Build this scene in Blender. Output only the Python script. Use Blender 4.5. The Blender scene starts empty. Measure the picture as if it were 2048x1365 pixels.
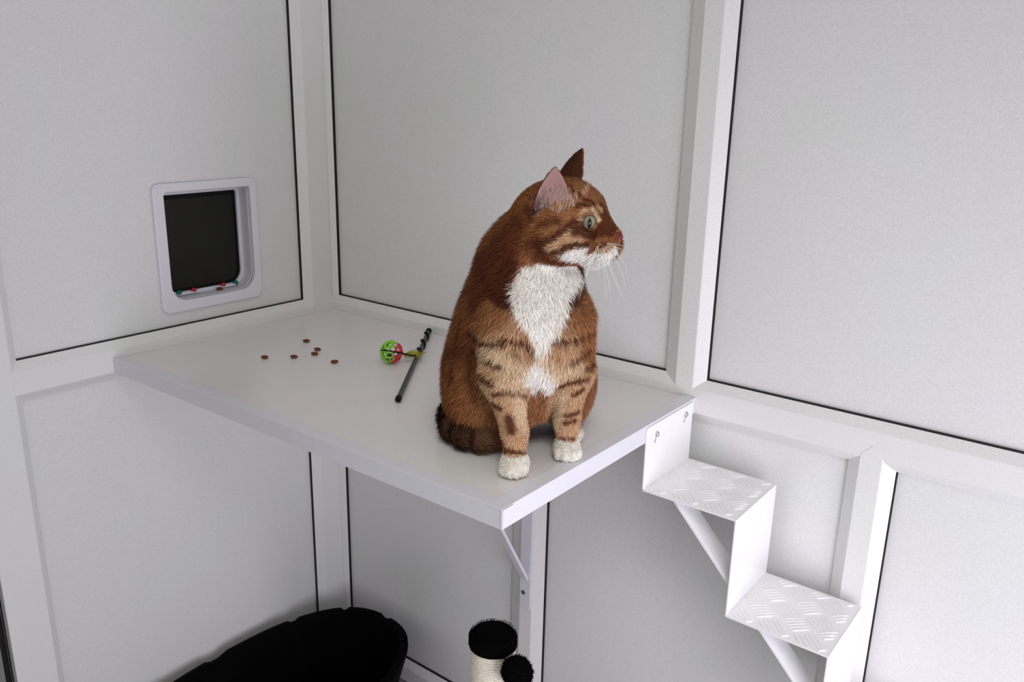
import bpy, bmesh, math, random
import numpy as np
from mathutils import Vector, Matrix
random.seed(3)
SZ = 1.0            # height of the shelf top above the floor
HAIRS = 190000
SC = bpy.context.scene
COLL = SC.collection

# ---------------------------------------------------------------- helpers
def nodes_of(name):
    m = bpy.data.materials.new(name); m.use_nodes = True
    return m, m.node_tree.nodes, m.node_tree.links, m.node_tree.nodes['Principled BSDF']
def mat(name, col, rough=.5, spec=.5, metal=0, noise=0, nscale=20, bump=0, bscale=300, coat=0):
    m, N, L, b = nodes_of(name)
    b.inputs['Base Color'].default_value = (*col, 1); b.inputs['Roughness'].default_value = rough
    b.inputs['Specular IOR Level'].default_value = spec; b.inputs['Metallic'].default_value = metal
    b.inputs['Coat Weight'].default_value = coat
    tc = N.new('ShaderNodeTexCoord')
    if noise:
        t = N.new('ShaderNodeTexNoise'); t.inputs['Scale'].default_value = nscale; t.inputs['Detail'].default_value = 3
        L.new(tc.outputs['Object'], t.inputs['Vector'])
        r = N.new('ShaderNodeMapRange'); r.inputs[1].default_value = .3; r.inputs[2].default_value = .7
        r.inputs[3].default_value = 1 - noise; r.inputs[4].default_value = 1 + noise; L.new(t.outputs['Fac'], r.inputs[0])
        x = N.new('ShaderNodeMix'); x.data_type = 'RGBA'; x.blend_type = 'MULTIPLY'; x.inputs[0].default_value = 1
        x.inputs[6].default_value = (*col, 1); L.new(r.outputs[0], x.inputs[7]); L.new(x.outputs[2], b.inputs['Base Color'])
    if bump:
        t = N.new('ShaderNodeTexNoise'); t.inputs['Scale'].default_value = bscale; t.inputs['Detail'].default_value = 2
        L.new(tc.outputs['Object'], t.inputs['Vector'])
        bp = N.new('ShaderNodeBump'); bp.inputs['Strength'].default_value = bump; bp.inputs['Distance'].default_value = .001
        L.new(t.outputs['Fac'], bp.inputs['Height']); L.new(bp.outputs[0], b.inputs['Normal'])
    return m
def panel_mat(name, col, rough):
    # painted panel with a very faint grain and slow warm/cool drift
    m, N, L, b = nodes_of(name)
    tc = N.new('ShaderNodeTexCoord')
    t = N.new('ShaderNodeTexNoise'); t.inputs['Scale'].default_value = 5; t.inputs['Detail'].default_value = 2
    g = N.new('ShaderNodeTexNoise'); g.inputs['Scale'].default_value = 420; g.inputs['Detail'].default_value = 1
    L.new(tc.outputs['Object'], t.inputs['Vector']); L.new(tc.outputs['Object'], g.inputs['Vector'])
    r = N.new('ShaderNodeValToRGB'); L.new(t.outputs['Fac'], r.inputs[0])
    r.color_ramp.elements[0].position = .38; r.color_ramp.elements[1].position = .62
    r.color_ramp.elements[0].color = (col[0] * .985, col[1] * 1.0, col[2] * .985, 1)
    r.color_ramp.elements[1].color = (col[0] * 1.015, col[1] * .985, col[2] * 1.0, 1)
    mr = N.new('ShaderNodeMapRange'); mr.inputs[1].default_value = .25; mr.inputs[2].default_value = .75
    mr.inputs[3].default_value = .94; mr.inputs[4].default_value = 1.06; L.new(g.outputs['Fac'], mr.inputs[0])
    x = N.new('ShaderNodeMix'); x.data_type = 'RGBA'; x.blend_type = 'MULTIPLY'; x.inputs[0].default_value = 1
    L.new(r.outputs[0], x.inputs[6]); L.new(mr.outputs[0], x.inputs[7]); L.new(x.outputs[2], b.inputs['Base Color'])
    b.inputs['Roughness'].default_value = rough; b.inputs['Specular IOR Level'].default_value = .4
    return m

class MB:
    def __init__(s): s.v = []; s.f = []
    def add(s, v, f):
        o = len(s.v); s.v += [tuple(p) for p in v]; s.f += [tuple(i + o for i in q) for q in f]
    def box(s, x0, x1, y0, y1, z0, z1):
        s.add([(x, y, z) for z in (z0, z1) for y in (y0, y1) for x in (x0, x1)],
              [(0, 2, 3, 1), (4, 5, 7, 6), (0, 1, 5, 4), (2, 6, 7, 3), (0, 4, 6, 2), (1, 3, 7, 5)])
    def tube(s, pts, r, n=10, cap=True):
        pts = [Vector(p) for p in pts]; rr = r if isinstance(r, (list, tuple)) else [r] * len(pts)
        up = None; v = []; f = []
        for i, p in enumerate(pts):
            t = (pts[min(i + 1, len(pts) - 1)] - pts[max(i - 1, 0)]).normalized()
            if up is None: up = t.orthogonal().normalized()
            up = (up - t * up.dot(t)).normalized(); sd = t.cross(up)
            v += [p + (up * math.cos(a) + sd * math.sin(a)) * rr[i] for a in (2 * math.pi * k / n for k in range(n))]
        for i in range(len(pts) - 1):
            for k in range(n): f.append((i * n + k, i * n + (k + 1) % n, (i + 1) * n + (k + 1) % n, (i + 1) * n + k))
        if cap: f += [tuple(range(n))[::-1], tuple(range(len(v) - n, len(v)))]
        s.add(v, f)
    def lathe(s, prof, n=48, c=(0, 0, 0)):
        v = []; f = []
        for r, z in prof: v += [(c[0] + r * math.cos(2 * math.pi * k / n), c[1] + r * math.sin(2 * math.pi * k / n), c[2] + z) for k in range(n)]
        for i in range(len(prof) - 1):
            for k in range(n): f.append((i * n + k, i * n + (k + 1) % n, (i + 1) * n + (k + 1) % n, (i + 1) * n + k))
        f += [tuple(range(n))[::-1], tuple(range(len(v) - n, len(v)))]
        s.add(v, f)
    def ball(s, c, r, nu=20, nv=12, sc=(1, 1, 1), fn=None):
        v = []; f = []
        for i in range(nv + 1):
            ph = math.pi * i / nv
            for k in range(nu):
                th = 2 * math.pi * k / nu; d = Vector((math.sin(ph) * math.cos(th), math.sin(ph) * math.sin(th), math.cos(ph)))
                q = r * (fn(d) if fn else 1); v.append((c[0] + d.x * q * sc[0], c[1] + d.y * q * sc[1], c[2] + d.z * q * sc[2]))
        for i in range(nv):
            for k in range(nu): f.append((i * nu + k, (i + 1) * nu + k, (i + 1) * nu + (k + 1) % nu, i * nu + (k + 1) % nu))
        s.add(v, f)
    def prism(s, poly, a0, a1, axis):
        # polygon in the two other axes, extruded along axis 0/1/2
        n = len(poly)
        def pt(p, a): q = list(p); q.insert(axis, a); return q
        s.add([pt(p, a0) for p in poly] + [pt(p, a1) for p in poly],
              [tuple(range(n))[::-1], tuple(range(n, 2 * n))] + [(i, (i + 1) % n, n + (i + 1) % n, n + i) for i in range(n)])
    def build(s, name, m, parent=None, smooth=False, bevel=0, auto=None):
        me = bpy.data.meshes.new(name); me.from_pydata(s.v, [], s.f); me.update()
        bm = bmesh.new(); bm.from_mesh(me)
        bmesh.ops.remove_doubles(bm, verts=bm.verts, dist=1e-6)
        bmesh.ops.recalc_face_normals(bm, faces=bm.faces); bm.to_mesh(me); bm.free()
        if smooth: me.polygons.foreach_set('use_smooth', [True] * len(me.polygons))
        if auto:
            me.polygons.foreach_set('use_smooth', [True] * len(me.polygons))
            bm = bmesh.new(); bm.from_mesh(me)
            for e in bm.edges:
                if len(e.link_faces) == 2 and e.calc_face_angle(0) > math.radians(auto): e.smooth = False
            bm.to_mesh(me); bm.free()
        me.materials.append(m)
        o = bpy.data.objects.new(name, me); COLL.objects.link(o)
        if parent: o.parent = parent
        if bevel:
            md = o.modifiers.new('bevel', 'BEVEL'); md.width = bevel; md.segments = 2; md.limit_method = 'ANGLE'; md.angle_limit = math.radians(40)
        return o
def tag(o, label, cat, group=None):
    o['label'] = label; o['category'] = cat
    if group: o['group'] = group
    return o
def thing(name, label, cat, loc=(0, 0, 0), rz=0, group=None):
    o = bpy.data.objects.new(name, None); o.empty_display_size = .05; COLL.objects.link(o)
    o.location = loc; o.rotation_euler = (0, 0, rz)
    return tag(o, label, cat, group)
def struct(o, label, cat): o['kind'] = 'structure'; return tag(o, label, cat)

# ---------------------------------------------------------------- materials
M_PANEL = panel_mat('white panel', (.735, .735, .730), .42)
M_FRAME = panel_mat('white frame profile', (.770, .770, .758), .34)
M_GASKET = mat('black rubber seal', (.008, .008, .008), .55, .3)
M_SHELF = panel_mat('white laminate', (.770, .750, .742), .26)
M_STEEL = mat('white powder coated steel', (.72, .715, .77), .38, .5, noise=.015, nscale=60)
M_PLATE = mat('white painted chequer plate', (.88, .88, .89), .30, .5, noise=.01, nscale=80)
M_CHROME = mat('bright screw', (.55, .56, .58), .25, .5, metal=1)
M_SCREWD = mat('dark screw', (.10, .10, .11), .4, .5, metal=.6)
M_PLASTIC = mat('lilac white plastic', (.74, .735, .80), .35, .5)
M_REVEAL = mat('grey white plastic', (.62, .61, .66), .4, .5)
M_FLAP = mat('smoked plastic', (.016, .016, .015), .3, .35)
M_BLACK = mat('black brush strip', (.004, .004, .004), .7, .2)
M_RED = mat('red plastic', (.42, .012, .018), .4)
M_GREEN = mat('green plastic', (.0, .13, .09), .4)
M_KIB = mat('brown biscuit', (.17, .052, .022), .85, .2, noise=.35, nscale=260, bump=.6, bscale=500)
M_LIME = mat('lime plastic', (.26, .68, .03), .35, .5)
M_PINK = mat('pink red plastic', (.75, .045, .075), .35, .5)
M_STICK = mat('black stick', (.014, .016, .017), .35, .5)
M_CORD = mat('black cord', (.006, .006, .006), .8, .2)
M_FEATHER = mat('olive yellow feather', (.33, .30, .03), .8, .2, noise=.3, nscale=300)
M_BED = mat('black bed plastic', (.0009, .0009, .0009), .7, .05)
M_PLUSH = mat('black plush', (.002, .002, .002), 1, .05)
M_FLOOR = mat('grey floor', (.30, .30, .30), .5, .4, noise=.08, nscale=12)
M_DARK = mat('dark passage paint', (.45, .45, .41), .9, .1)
M_DOOR = mat('grey green door edge', (.20, .21, .19), .5, .4, noise=.03)
# ---------------------------------------------------------------- the room
# back wall: frame face on y=0, panel on y=+.020; left wall: frame face on x=0, panel on x=-.020
REC = .020; TOP = 2.45
def wall_pt(w, s, z, q): return (s, -q, z) if w == 'b' else (q, -s, z)
TRIM = [0]
def bar(w, kind, edges, a0, a1, gaskets=(), point=None, raise_=0.0, label=''):
    """frame bar: edges = outer, face, face, outer across the bar; a0..a1 along it; sloping sides down to the panel"""
    e0, e1, e2, e3 = edges; lip = -.0135; TRIM[0] += 1
    mb = MB()
    def P(c, a, q): return wall_pt(w, c, a, q) if kind == 'v' else wall_pt(w, a, c, q)
    sec = [(e0, -.026), (e0, lip), (e1 - .0015, raise_ - .0008), (e1, raise_), (e2, raise_), (e2 + .0015, raise_ - .0008), (e3, lip), (e3, -.026)]
    n = len(sec)
    def end(a, side):
        # flat end, or a mitred point when the bar is welded into a cross bar
        if point and side in point:
            apex = point[side]; m = (e1 + e2) / 2; sg = 1 if apex > a else -1; h = abs(apex - a)
            return lambda c: a + sg * max(0, h - abs(c - m) * h / max(abs(e0 - m), abs(e3 - m)))
        return lambda c: a
    f0, f1 = end(a0, 0), end(a1, 1)
    # insert middle of the face so that the point has an apex
    sec = sec[:4] + [((e1 + e2) / 2, raise_)] + sec[4:]; n = len(sec)
    v = [P(c, f0(c), q) for c, q in sec] + [P(c, f1(c), q) for c, q in sec]
    mb.add(v, [tuple(range(n)), tuple(range(n, 2 * n))[::-1]] + [(i, (i + 1) % n, n + (i + 1) % n, n + i) for i in range(n)])
    o = mb.build('trim_%d' % TRIM[0], M_FRAME)
    for (c, dirn) in gaskets:
        g = MB(); d = .0022 * dirn
        xs = sorted((c - .0004 * dirn, c + d))
        v = [P(x, a, q) for a in (a0, a1) for q in (-REC - .001, lip - .0006) for x in xs]
        g.add(v, [(0, 1, 3, 2), (4, 6, 7, 5), (0, 4, 5, 1), (2, 3, 7, 6), (0, 2, 6, 4), (1, 5, 7, 3)])
        g.build('gasket', M_GASKET, o)
    return struct(o, label, 'frame bar')

TZ0, TZF0, TZF1, TZ1 = SZ - .045, SZ - .028, SZ + .017, SZ + .034
# transoms first, then the uprights mitred into them
bar('b', 'h', (TZ0, TZF0, TZF1, TZ1), -.015, 2.40, [(TZ1, 1)], label='long white horizontal frame bar on the back wall at shelf height')
bar('l', 'h', (TZ0, TZF0, TZF1, TZ1), .0, .757, [(TZ1, 1)], label='white horizontal frame bar on the left wall under the cat flap')
bar('b', 'v', (.929, .957, .991, 1.012), SZ + .036, TOP, [(1.012, 1)], {0: SZ + .001}, .0006, 'white upright frame bar rising from the right end of the shelf')
bar('b', 'v', (1.275, 1.296, 1.330, 1.350), 0, SZ - .046, [(1.350, 1)], {1: SZ - .006}, .0006, 'white upright frame bar with pointed top beside the lower stair tread')
bar('b', 'v', (.580, .612, .645, .669), 0, SZ - .046, [(.669, 1)], {1: SZ - .006}, .0006, 'white upright frame bar below the shelf carrying the bracket')
bar('b', 'v', (-.045, -.040, -.006, .011), 0, TOP, [(.011, 1)], label='narrow white frame bar on the back wall in the corner')
bar('l', 'v', (-.004, .0, .058, .078), 0, TOP, [(.078, 1)], raise_=.0003, label='wide white frame bar on the left wall in the corner')
bar('l', 'v', (.741, .757, .829, .830), 0, TOP, raise_=.0003, label='white upright frame bar at the left edge of the left wall')
bar('b', 'h', (0, .01, .050, .068), .0, 2.40, [(.068, 1)], label='bottom frame bar of the back wall at floor level')
bar('l', 'h', (0, .01, .050, .068), .0, .80, [(.068, 1)], label='bottom frame bar of the left wall at floor level')

# left wall panel with the cut-out for the cat flap
FY0, FY1, FZ0, FZ1 = -.423, -.212, SZ + .087, SZ + .3195
mb = MB()
for y0, y1, z0, z1 in ((-.83, FY0, 0, TOP), (FY1, .04, 0, TOP), (FY0, FY1, 0, FZ0), (FY0, FY1, FZ1, TOP)):
    mb.box(-.045, -REC, y0, y1, z0, z1)
struct(mb.build('wall_left', M_PANEL), 'left wall of flat white panels with the cat flap in it', 'wall')
mb = MB(); mb.box(-.045, 2.42, REC, REC + .025, 0, TOP)
struct(mb.build('wall_back', M_PANEL), 'back wall of flat white panels behind the cat', 'wall')
mb = MB(); mb.box(-1.0, 3.4, -3.0, .045, -.04, 0)
struct(mb.build('floor', M_FLOOR), 'grey floor below the shelf', 'floor')
# the door beyond the left wall's last upright
mb = MB(); mb.box(-.034, -.014, -1.60, -.846, 0, TOP)
d = struct(mb.build('door_1', M_DOOR), 'grey green door edge at the lower left margin', 'door')
g = MB(); g.box(-.040, -.030, -.8461, -.8301, 0, TOP); g.build('door_gap', M_GASKET, d)
# passage behind the flap
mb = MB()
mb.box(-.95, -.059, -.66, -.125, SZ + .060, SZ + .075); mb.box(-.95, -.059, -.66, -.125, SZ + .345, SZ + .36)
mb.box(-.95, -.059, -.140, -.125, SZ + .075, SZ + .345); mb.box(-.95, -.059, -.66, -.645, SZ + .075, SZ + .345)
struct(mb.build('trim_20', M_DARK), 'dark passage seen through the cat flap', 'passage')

# ---------------------------------------------------------------- cat flap
def rrect(y0, y1, z0, z1, rad, n=8):
    """loop of a rounded rectangle, radii (bottom-left, bottom-right, top-right, top-left)"""
    out = []
    for (cy, cz, a, r) in ((y0, z0, 180, rad[0]), (y1, z0, 270, rad[1]), (y1, z1, 0, rad[2]), (y0, z1, 90, rad[3])):
        sy = 1 if cy == y0 else -1; sz = 1 if cz == z0 else -1
        for k in range(n + 1):
            t = math.radians(a + 90 * k / n); out.append((cy + sy * r + r * math.cos(t), cz + sz * r + r * math.sin(t)))
    return out
def ring(outer, inner, x0, x1, inset=0.0):
    n = len(outer); mb = MB()
    v = [(x0, *p) for p in outer] + [(x1, *p) for p in outer] + [(x1, *p) for p in inner] + [(x0, *p) for p in inner]
    f = []
    for i in range(n):
        j = (i + 1) % n
        f += [(i, j, n + j, n + i), (n + i, n + j, 2 * n + j, 2 * n + i), (2 * n + i, 2 * n + j, 3 * n + j, 3 * n + i), (3 * n + i, 3 * n + j, j, i)]
    mb.add(v, f); return mb
fl = thing('cat_flap', 'white plastic framed cat flap with dark smoked door set in the left wall', 'cat flap', (-REC, -.3175, SZ + .065))
def Lc(mb): mb.v = [(x + REC, y + .3175, z - SZ - .065) for x, y, z in mb.v]; return mb
o_out = rrect(-.444, -.196, SZ + .065, SZ + .337, (.016,) * 4); o_in = rrect(-.420, -.2125, SZ + .088, SZ + .3185, (.036, .036, .007, .007))
Lc(ring(o_out, o_in, -.021, -.010)).build('outer_frame', M_PLASTIC, fl, bevel=.0025)
rv_o = rrect(-.4225, -.2125, SZ + .0875, SZ + .319, (.036, .036, .007, .007)); rv_i = rrect(-.4200, -.2150, SZ + .090, SZ + .3165, (.036, .036, .007, .007))
Lc(ring(rv_o, rv_i, -.057, -.0212)).build('tunnel', M_REVEAL, fl)
st_i = rrect(-.4120, -.2230, SZ + .098, SZ + .3085, (.030, .030, .006, .006))
Lc(ring(rv_i, st_i, -.055, -.048)).build('stop_rim', M_PLASTIC, fl, bevel=.001)
fb_o = rrect(-.4165, -.2185, SZ + .0945, SZ + .3125, (.033, .033, .006, .006)); fb_i = rrect(-.4070, -.2290, SZ + .104, SZ + .298, (.026, .026, .005, .005))
dr = Lc(ring(fb_o, fb_i, -.0575, -.0555)).build('flap_border', M_BLACK, fl)
dr['label'] = 'black brush strip round the flap door'
m, N, L, b = nodes_of('smoked clear plastic')
b.inputs['Base Color'].default_value = (.035, .035, .033, 1); b.inputs['Roughness'].default_value = .22; b.inputs['Specular IOR Level'].default_value = .35
tr = N.new('ShaderNodeBsdfTransparent'); tr.inputs[0].default_value = (.60, .60, .57, 1)
mx = N.new('ShaderNodeMixShader'); mx.inputs[0].default_value = .32; L.new(tr.outputs[0], mx.inputs[1]); L.new(b.outputs[0], mx.inputs[2])
L.new(mx.outputs[0], N['Material Output'].inputs['Surface'])
mb = MB(); lp = rrect(-.4070, -.2290, SZ + .104, SZ + .298, (.026, .026, .005, .005)); mb.prism(lp, -.0575, -.0558, 0)
Lc(mb).build('flap_door', m, fl)
for y, mm, nm in ((-.385, M_GREEN, 'green'), (-.350, M_RED, 'red'), (-.276, M_RED, 'red'), (-.243, M_GREEN, 'green')):
    mb = MB(); mb.ball((-.046, y, SZ + .0985), .0062, 14, 8, (1, 1.05, .85)); k = Lc(mb).build('lock_knob', mm, fl, smooth=True); k['label'] = nm + ' lock knob'
for y0, y1 in ((-.388, -.335), (-.290, -.245)):
    mb = MB(); mb.box(-.047, -.042, y0, y1, SZ + .0925, SZ + .0970); Lc(mb).build('lock_bar', M_PLASTIC, fl, bevel=.0008)
for y, z in ((-.432, SZ + .0765), (-.208, SZ + .0765), (-.432, SZ + .326), (-.208, SZ + .326)):
    mb = MB(); mb.prism([(y + .0042 * math.cos(a), z + .0042 * math.sin(a)) for a in (2 * math.pi * k / 16 for k in range(16))], -.0102, -.0088, 0)
    Lc(mb).build('screw_cap', M_PLASTIC, fl, bevel=.0005)

# ---------------------------------------------------------------- shelf
D, T = .568, .029
sh = thing('shelf', 'large white laminate shelf across the corner with the cat on it', 'shelf', (0, 0, SZ))
mb = MB(); mb.box(.0006, .998, -D + .002, -.0006, -T + .001, -.0006); mb.build('board', M_SHELF, sh)
mb = MB()
mb.prism([(-D, -T), (-D, .0016), (-D + .024, .0016), (-D + .024, -.0006), (-D + .0018, -.0006), (-D + .0018, -T)], .0006, 1.0, 0)
e = mb.build('edge_trim', M_STEEL, sh, bevel=.0006); e['label'] = 'long front edge strip'
mb = MB()
mb.prism([(1.0, -T), (1.0, .0018), (.974, .0018), (.974, -.0006), (.9982, -.0006), (.9982, -T)], -D - .0006, -.0006, 1)
mb.v = [(v[0], v[1], v[2]) for v in mb.v]
e = mb.build('edge_trim', M_STEEL, sh, bevel=.0006); e['label'] = 'right end edge strip'

br = thing('shelf_bracket', 'white steel triangular bracket under the shelf fixed to the wall upright', 'bracket', (.628, 0, SZ - .60))
def Lb(mb): mb.v = [(x - .628, y, z - SZ + .60) for x, y, z in mb.v]; return mb
mb = MB(); mb.box(.6145, .6435, -.0050, -.0008, SZ - .595, SZ - T - .001); Lb(mb).build('wall_plate', M_STEEL, br, bevel=.0006)
mb = MB(); mb.box(.6145, .6435, -.330, -.0052, SZ - T - .0055, SZ - T - .0012); Lb(mb).build('shelf_arm', M_STEEL, br, bevel=.0006)
mb = MB(); p0 = (-.0052, SZ - .525); p1 = (-.292, SZ - T - .006); dx, dz = -(p1[1] - p0[1]), p1[0] - p0[0]; ln = math.hypot(dx, dz); dx, dz = dx / ln * .004, dz / ln * .004
mb.prism([(p0[0], p0[1]), (p1[0], p1[1]), (p1[0] + .008, p1[1]), (p0[0], p0[1] + .014)], .6185, .6365, 0)
Lb(mb).build('brace', M_STEEL, br, bevel=.0006)
mb = MB(); mb.ball((.625, -.005, SZ - .557), .0052, 14, 8, (1, .55, 1)); Lb(mb).build('screw', M_SCREWD, br, smooth=True)

# ---------------------------------------------------------------- stairs
X0, X1, X2 = 1.0002, 1.1707, 1.337; ZT1, ZT2, ZB = SZ - .1126, SZ - .286, SZ - .459; YF, YB = -.185, -.0155; TH = .003
sr = thing('cat_stairs', 'white chequer plate folded stairs descending from the right end of the shelf', 'stairs', (X0, 0, SZ - .47))
def Ls(mb): mb.v = [(x - X0, y, z - SZ + .47) for x, y, z in mb.v]; return mb
def riser(x, z0, z1, first=False):
    mb = MB()
    if first:
        pts = [(YF, z0), (YB, z0), (YB, z1)] + [(YF + .008 - .008 * math.sin(math.radians(90 * k / 6)), z1 - .008 + .008 * math.cos(math.radians(90 * k / 6))) for k in range(7)]
        mb.prism(pts, x, x + TH, 0)
    else: mb.box(x - TH, x, YF, YB, z0, z1)
    return Ls(mb).build('riser', M_PLATE, sr, bevel=.0008)
def tread(x0, x1, z):
    """folded tread with raised five-bar chequer pattern on top"""
    mb = MB(); mb.box(x0, x1, YF, YB, z - TH, z)
    cl = .0415; r2 = math.sqrt(.5)
    for i in range(-14, 15):
        for j in range(-14, 15):
            for b5 in range(5):
                off = (b5 - 2) * .0076
                if (i + j) % 2: cp, cq, dp, dq = i * cl, j * cl + off, 1, 0
                else: cp, cq, dp, dq = i * cl + off, j * cl, 0, 1
                cx, cy = x0 + (cp + cq) * r2 + .01, YF + (cp - cq) * r2 + .02
                ux, uy = (dp + dq) * r2, (dp - dq) * r2
                hl = .0175; ring_pts = []
                lo, hi = -hl, hl
                ok = lambda t: x0 + .004 < cx + ux * t < x1 - .004 and YF + .003 < cy + uy * t < YB - .003
                ts = [t for t in np.linspace(lo, hi, 15) if ok(t)]
                if len(ts) < 7: continue
                lo, hi = ts[0], ts[-1]; mid = (lo + hi) / 2; h2 = (hi - lo) / 2; K = 7
                v = []; f = []
                for k in range(K):
                    t = -1 + 2 * k / (K - 1); wd = .0019 * math.sqrt(max(1 - t * t, .02)); ht = .0026 * math.sqrt(max(1 - t * t, .0))
                    px, py = cx + ux * (mid + h2 * t), cy + uy * (mid + h2 * t)
                    v += [(px - uy * wd, py + ux * wd, z), (px - uy * wd * .5, py + ux * wd * .5, z + ht * .85), (px + uy * wd * .5, py - ux * wd * .5, z + ht * .85), (px + uy * wd, py - ux * wd, z)]
                for k in range(K - 1):
                    for q in range(3): f.append((4 * k + q, 4 * k + q + 1, 4 * k + q + 5, 4 * k + q + 4))
                mb.add(v, f)
    return Ls(mb).build('tread', M_PLATE, sr, auto=35)
riser(X0, ZT1 - TH, SZ - .002, True); tread(X0 + .0002, X1 - TH + .001, ZT1)
riser(X1, ZT2 - TH, ZT1); tread(X1 + .0002, X2 - TH + .001, ZT2)
riser(X2, ZB - TH, ZT2)
xa, za = X2, ZB
for zb in (SZ - .632, SZ - .805, SZ - .978):
    tread(xa + .0002, xa + .1663 - TH + .001, za); riser(xa + .1663, zb - TH, za); xa += .1663; za = zb
tread(xa + .0002, xa + .1663 - TH + .001, za); riser(xa + .1663, .0, za)
for ox, oz in ((0, 0), (X2 - X1, ZT2 - ZT1)):
    a = (1.050 + ox, ZT1 + oz - TH); b2 = (X1 + ox - TH, ZT1 + oz - .128)
    mb = MB(); mb.prism([(a[0], 0, a[1])[0:3:2], (a[0] + .006, a[1]), (b2[0], b2[1] + .008), (b2[0], b2[1])], -.176, -.132, 1)
    Ls(mb).build('brace', M_PLATE, sr, bevel=.0005)
for y, z in ((-.151, SZ - .021), (-.044, SZ - .017)):
    mb = MB(); mb.ball((X0 + TH + .001, y, z), .0048, 14, 8, (.8, 1, 1))
    s = Ls(mb).build('screw', M_CHROME, sr, smooth=True)
    mb = MB(); x = X0 + TH + .0012  # solid wire shaped as the shadow trailing below the screw head
    mb.tube([(x, y - .0025, z - .003), (x, y - .0035, z - .008), (x, y - .0065, z - .0135)], .0009, 6); Ls(mb).build('screw_shadow_tail', M_CHROME, s, smooth=True)

# ---------------------------------------------------------------- teaser wand
wd = thing('teaser_wand', 'black cat teaser stick with green and pink lattice ball, cord and feather', 'cat toy', (.47, -.19, SZ + .001))
def Lw(mb): mb.v = [(x - .47, y + .19, z - SZ - .001) for x, y, z in mb.v]; return mb
S0, S1 = Vector((.606, -.368, SZ + .0064)), Vector((.3435, -.0115, SZ + .0078))
def sp(t): return S0.lerp(S1, t)
mb = MB(); mb.tube([sp(k / 12) for k in range(13)], .0047, 14); Lw(mb).build('stick', M_STICK, wd, auto=50)
mb = MB(); dv = (S1 - S0).normalized(); mb.tube([S0 - dv * .006, S0 - dv * .005, S0 + dv * .004, S0 + dv * .005], [.0035, .0056, .0056, .0046], 14); o = Lw(mb).build('end_cap', M_CORD, wd, auto=50); o['label'] = 'black rubber end cap nearest the shelf front'
mb = MB(); mb.tube([S1 - dv * .012, S1 - dv * .010, S1 + dv * .001, S1 + dv * .003], [.0048, .0066, .0066, .005], 14); o = Lw(mb).build('end_cap', M_CORD, wd, auto=50); o['label'] = 'black knob at the wall end'
sd = dv.cross(Vector((0, 0, 1))).normalized(); pts = []
for k in range(61):
    t = .60 + .36 * k / 60; a = 2 * math.pi * 2.6 * k / 60
    pts.append(sp(t) + (sd * math.cos(a) + Vector((0, 0, 1)) * math.sin(a)) * .0058 + Vector((0, 0, .001)))
mb = MB(); mb.tube(pts, .0022, 8); Lw(mb).build('cord_wrap', M_CORD, wd, smooth=True)
BC = Vector((.435, -.218, SZ + .0235)); BR = .0215
bm = bmesh.new(); bmesh.ops.create_icosphere(bm, subdivisions=2, radius=1)
cen = {f.index: f.calc_center_median().normalized() for f in bm.faces}
bm.edges.ensure_lookup_table(); duals = []
for e in bm.edges:
    if len(e.link_faces) == 2: duals.append((cen[e.link_faces[0].index], cen[e.link_faces[1].index]))
bm.free()
ax = Vector((-.79, -.61, .25)).normalized()
for nm, mm, sg, lb in (('ball_half', M_LIME, 1, 'lime green half of the lattice ball'), ('ball_half', M_PINK, -1, 'pink red half of the lattice ball')):
    mb = MB()
    for a, b2 in duals:
        if ((a + b2).dot(ax) + .60) * sg > 0:
            mb.tube([BC + a.slerp(b2, k / 3).normalized() * BR for k in range(4)], .0021, 6)
    o = Lw(mb).build(nm, mm, wd, smooth=True); o['label'] = lb
mb = MB(); mb.ball(BC + Vector((-.001, -.004, -.010)), .0075, 14, 10); Lw(mb).build('bell', M_SCREWD, wd, smooth=True)
cp = [sp(.535) + Vector((0, 0, .0055)), Vector((.468, -.197, SZ + .018)), Vector((.4625, -.2195, SZ + .0275)), Vector((.4515, -.2315, SZ + .0305)), Vector((.440, -.2385, SZ + .0325)), Vector((.430, -.2400, SZ + .031))]
def smoothpath(p, n=8):
    out = []
    for i in range(len(p) - 1):
        a, b2, c, d2 = p[max(i - 1, 0)], p[i], p[i + 1], p[min(i + 2, len(p) - 1)]
        for k in range(n):
            t = k / n; out.append(.5 * ((2 * b2) + (c - a) * t + (2 * a - 5 * b2 + 4 * c - d2) * t * t + (3 * b2 - a - 3 * c + d2) * t ** 3))
    return out + [p[-1]]
mb = MB(); mb.tube(smoothpath(cp), .0016, 8); Lw(mb).build('cord', M_CORD, wd, smooth=True)
# feather: a curved vane with split barbs
mb = MB(); qa = Vector((.440, -.192, SZ + .013)); qb = Vector((.469, -.174, SZ + .016)); fd = (qb - qa); fs = fd.cross(Vector((.3, -.5, 1))).normalized()
NB = 26
for sgn in (1, -1):
    for k in range(NB):
        t0 = k / NB; w0 = .0125 * math.sin(math.pi * min(1, .12 + t0 * .80)) ** .7 * random.uniform(.82, 1.05)
        a = qa + fd * t0; b2 = qa + fd * (t0 + 1.15 / NB); bow = Vector((0, 0, .004 * math.sin(math.pi * t0)))
        tipv = a + fd * .20 + fs * sgn * w0 + Vector((0, 0, -.003)); tip2 = tipv + fd * .03
        mb.add([a + bow, b2 + bow, tip2 + bow, tipv + bow], [(0, 1, 2, 3)])
for k in range(7):
    a = qb + Vector((random.uniform(-.004, .004), random.uniform(-.004, .004), 0)); dd = Vector((random.uniform(-.014, -.002), random.uniform(.012, .034), random.uniform(-.005, .003)))
    if k > 3: dd = Vector((random.uniform(.008, .02), random.uniform(-.012, .0), -.006))
    mb.tube([a, a + dd * .5 + Vector((0, 0, .001)), a + dd], [.0011, .0008, .0003], 5)
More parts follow.
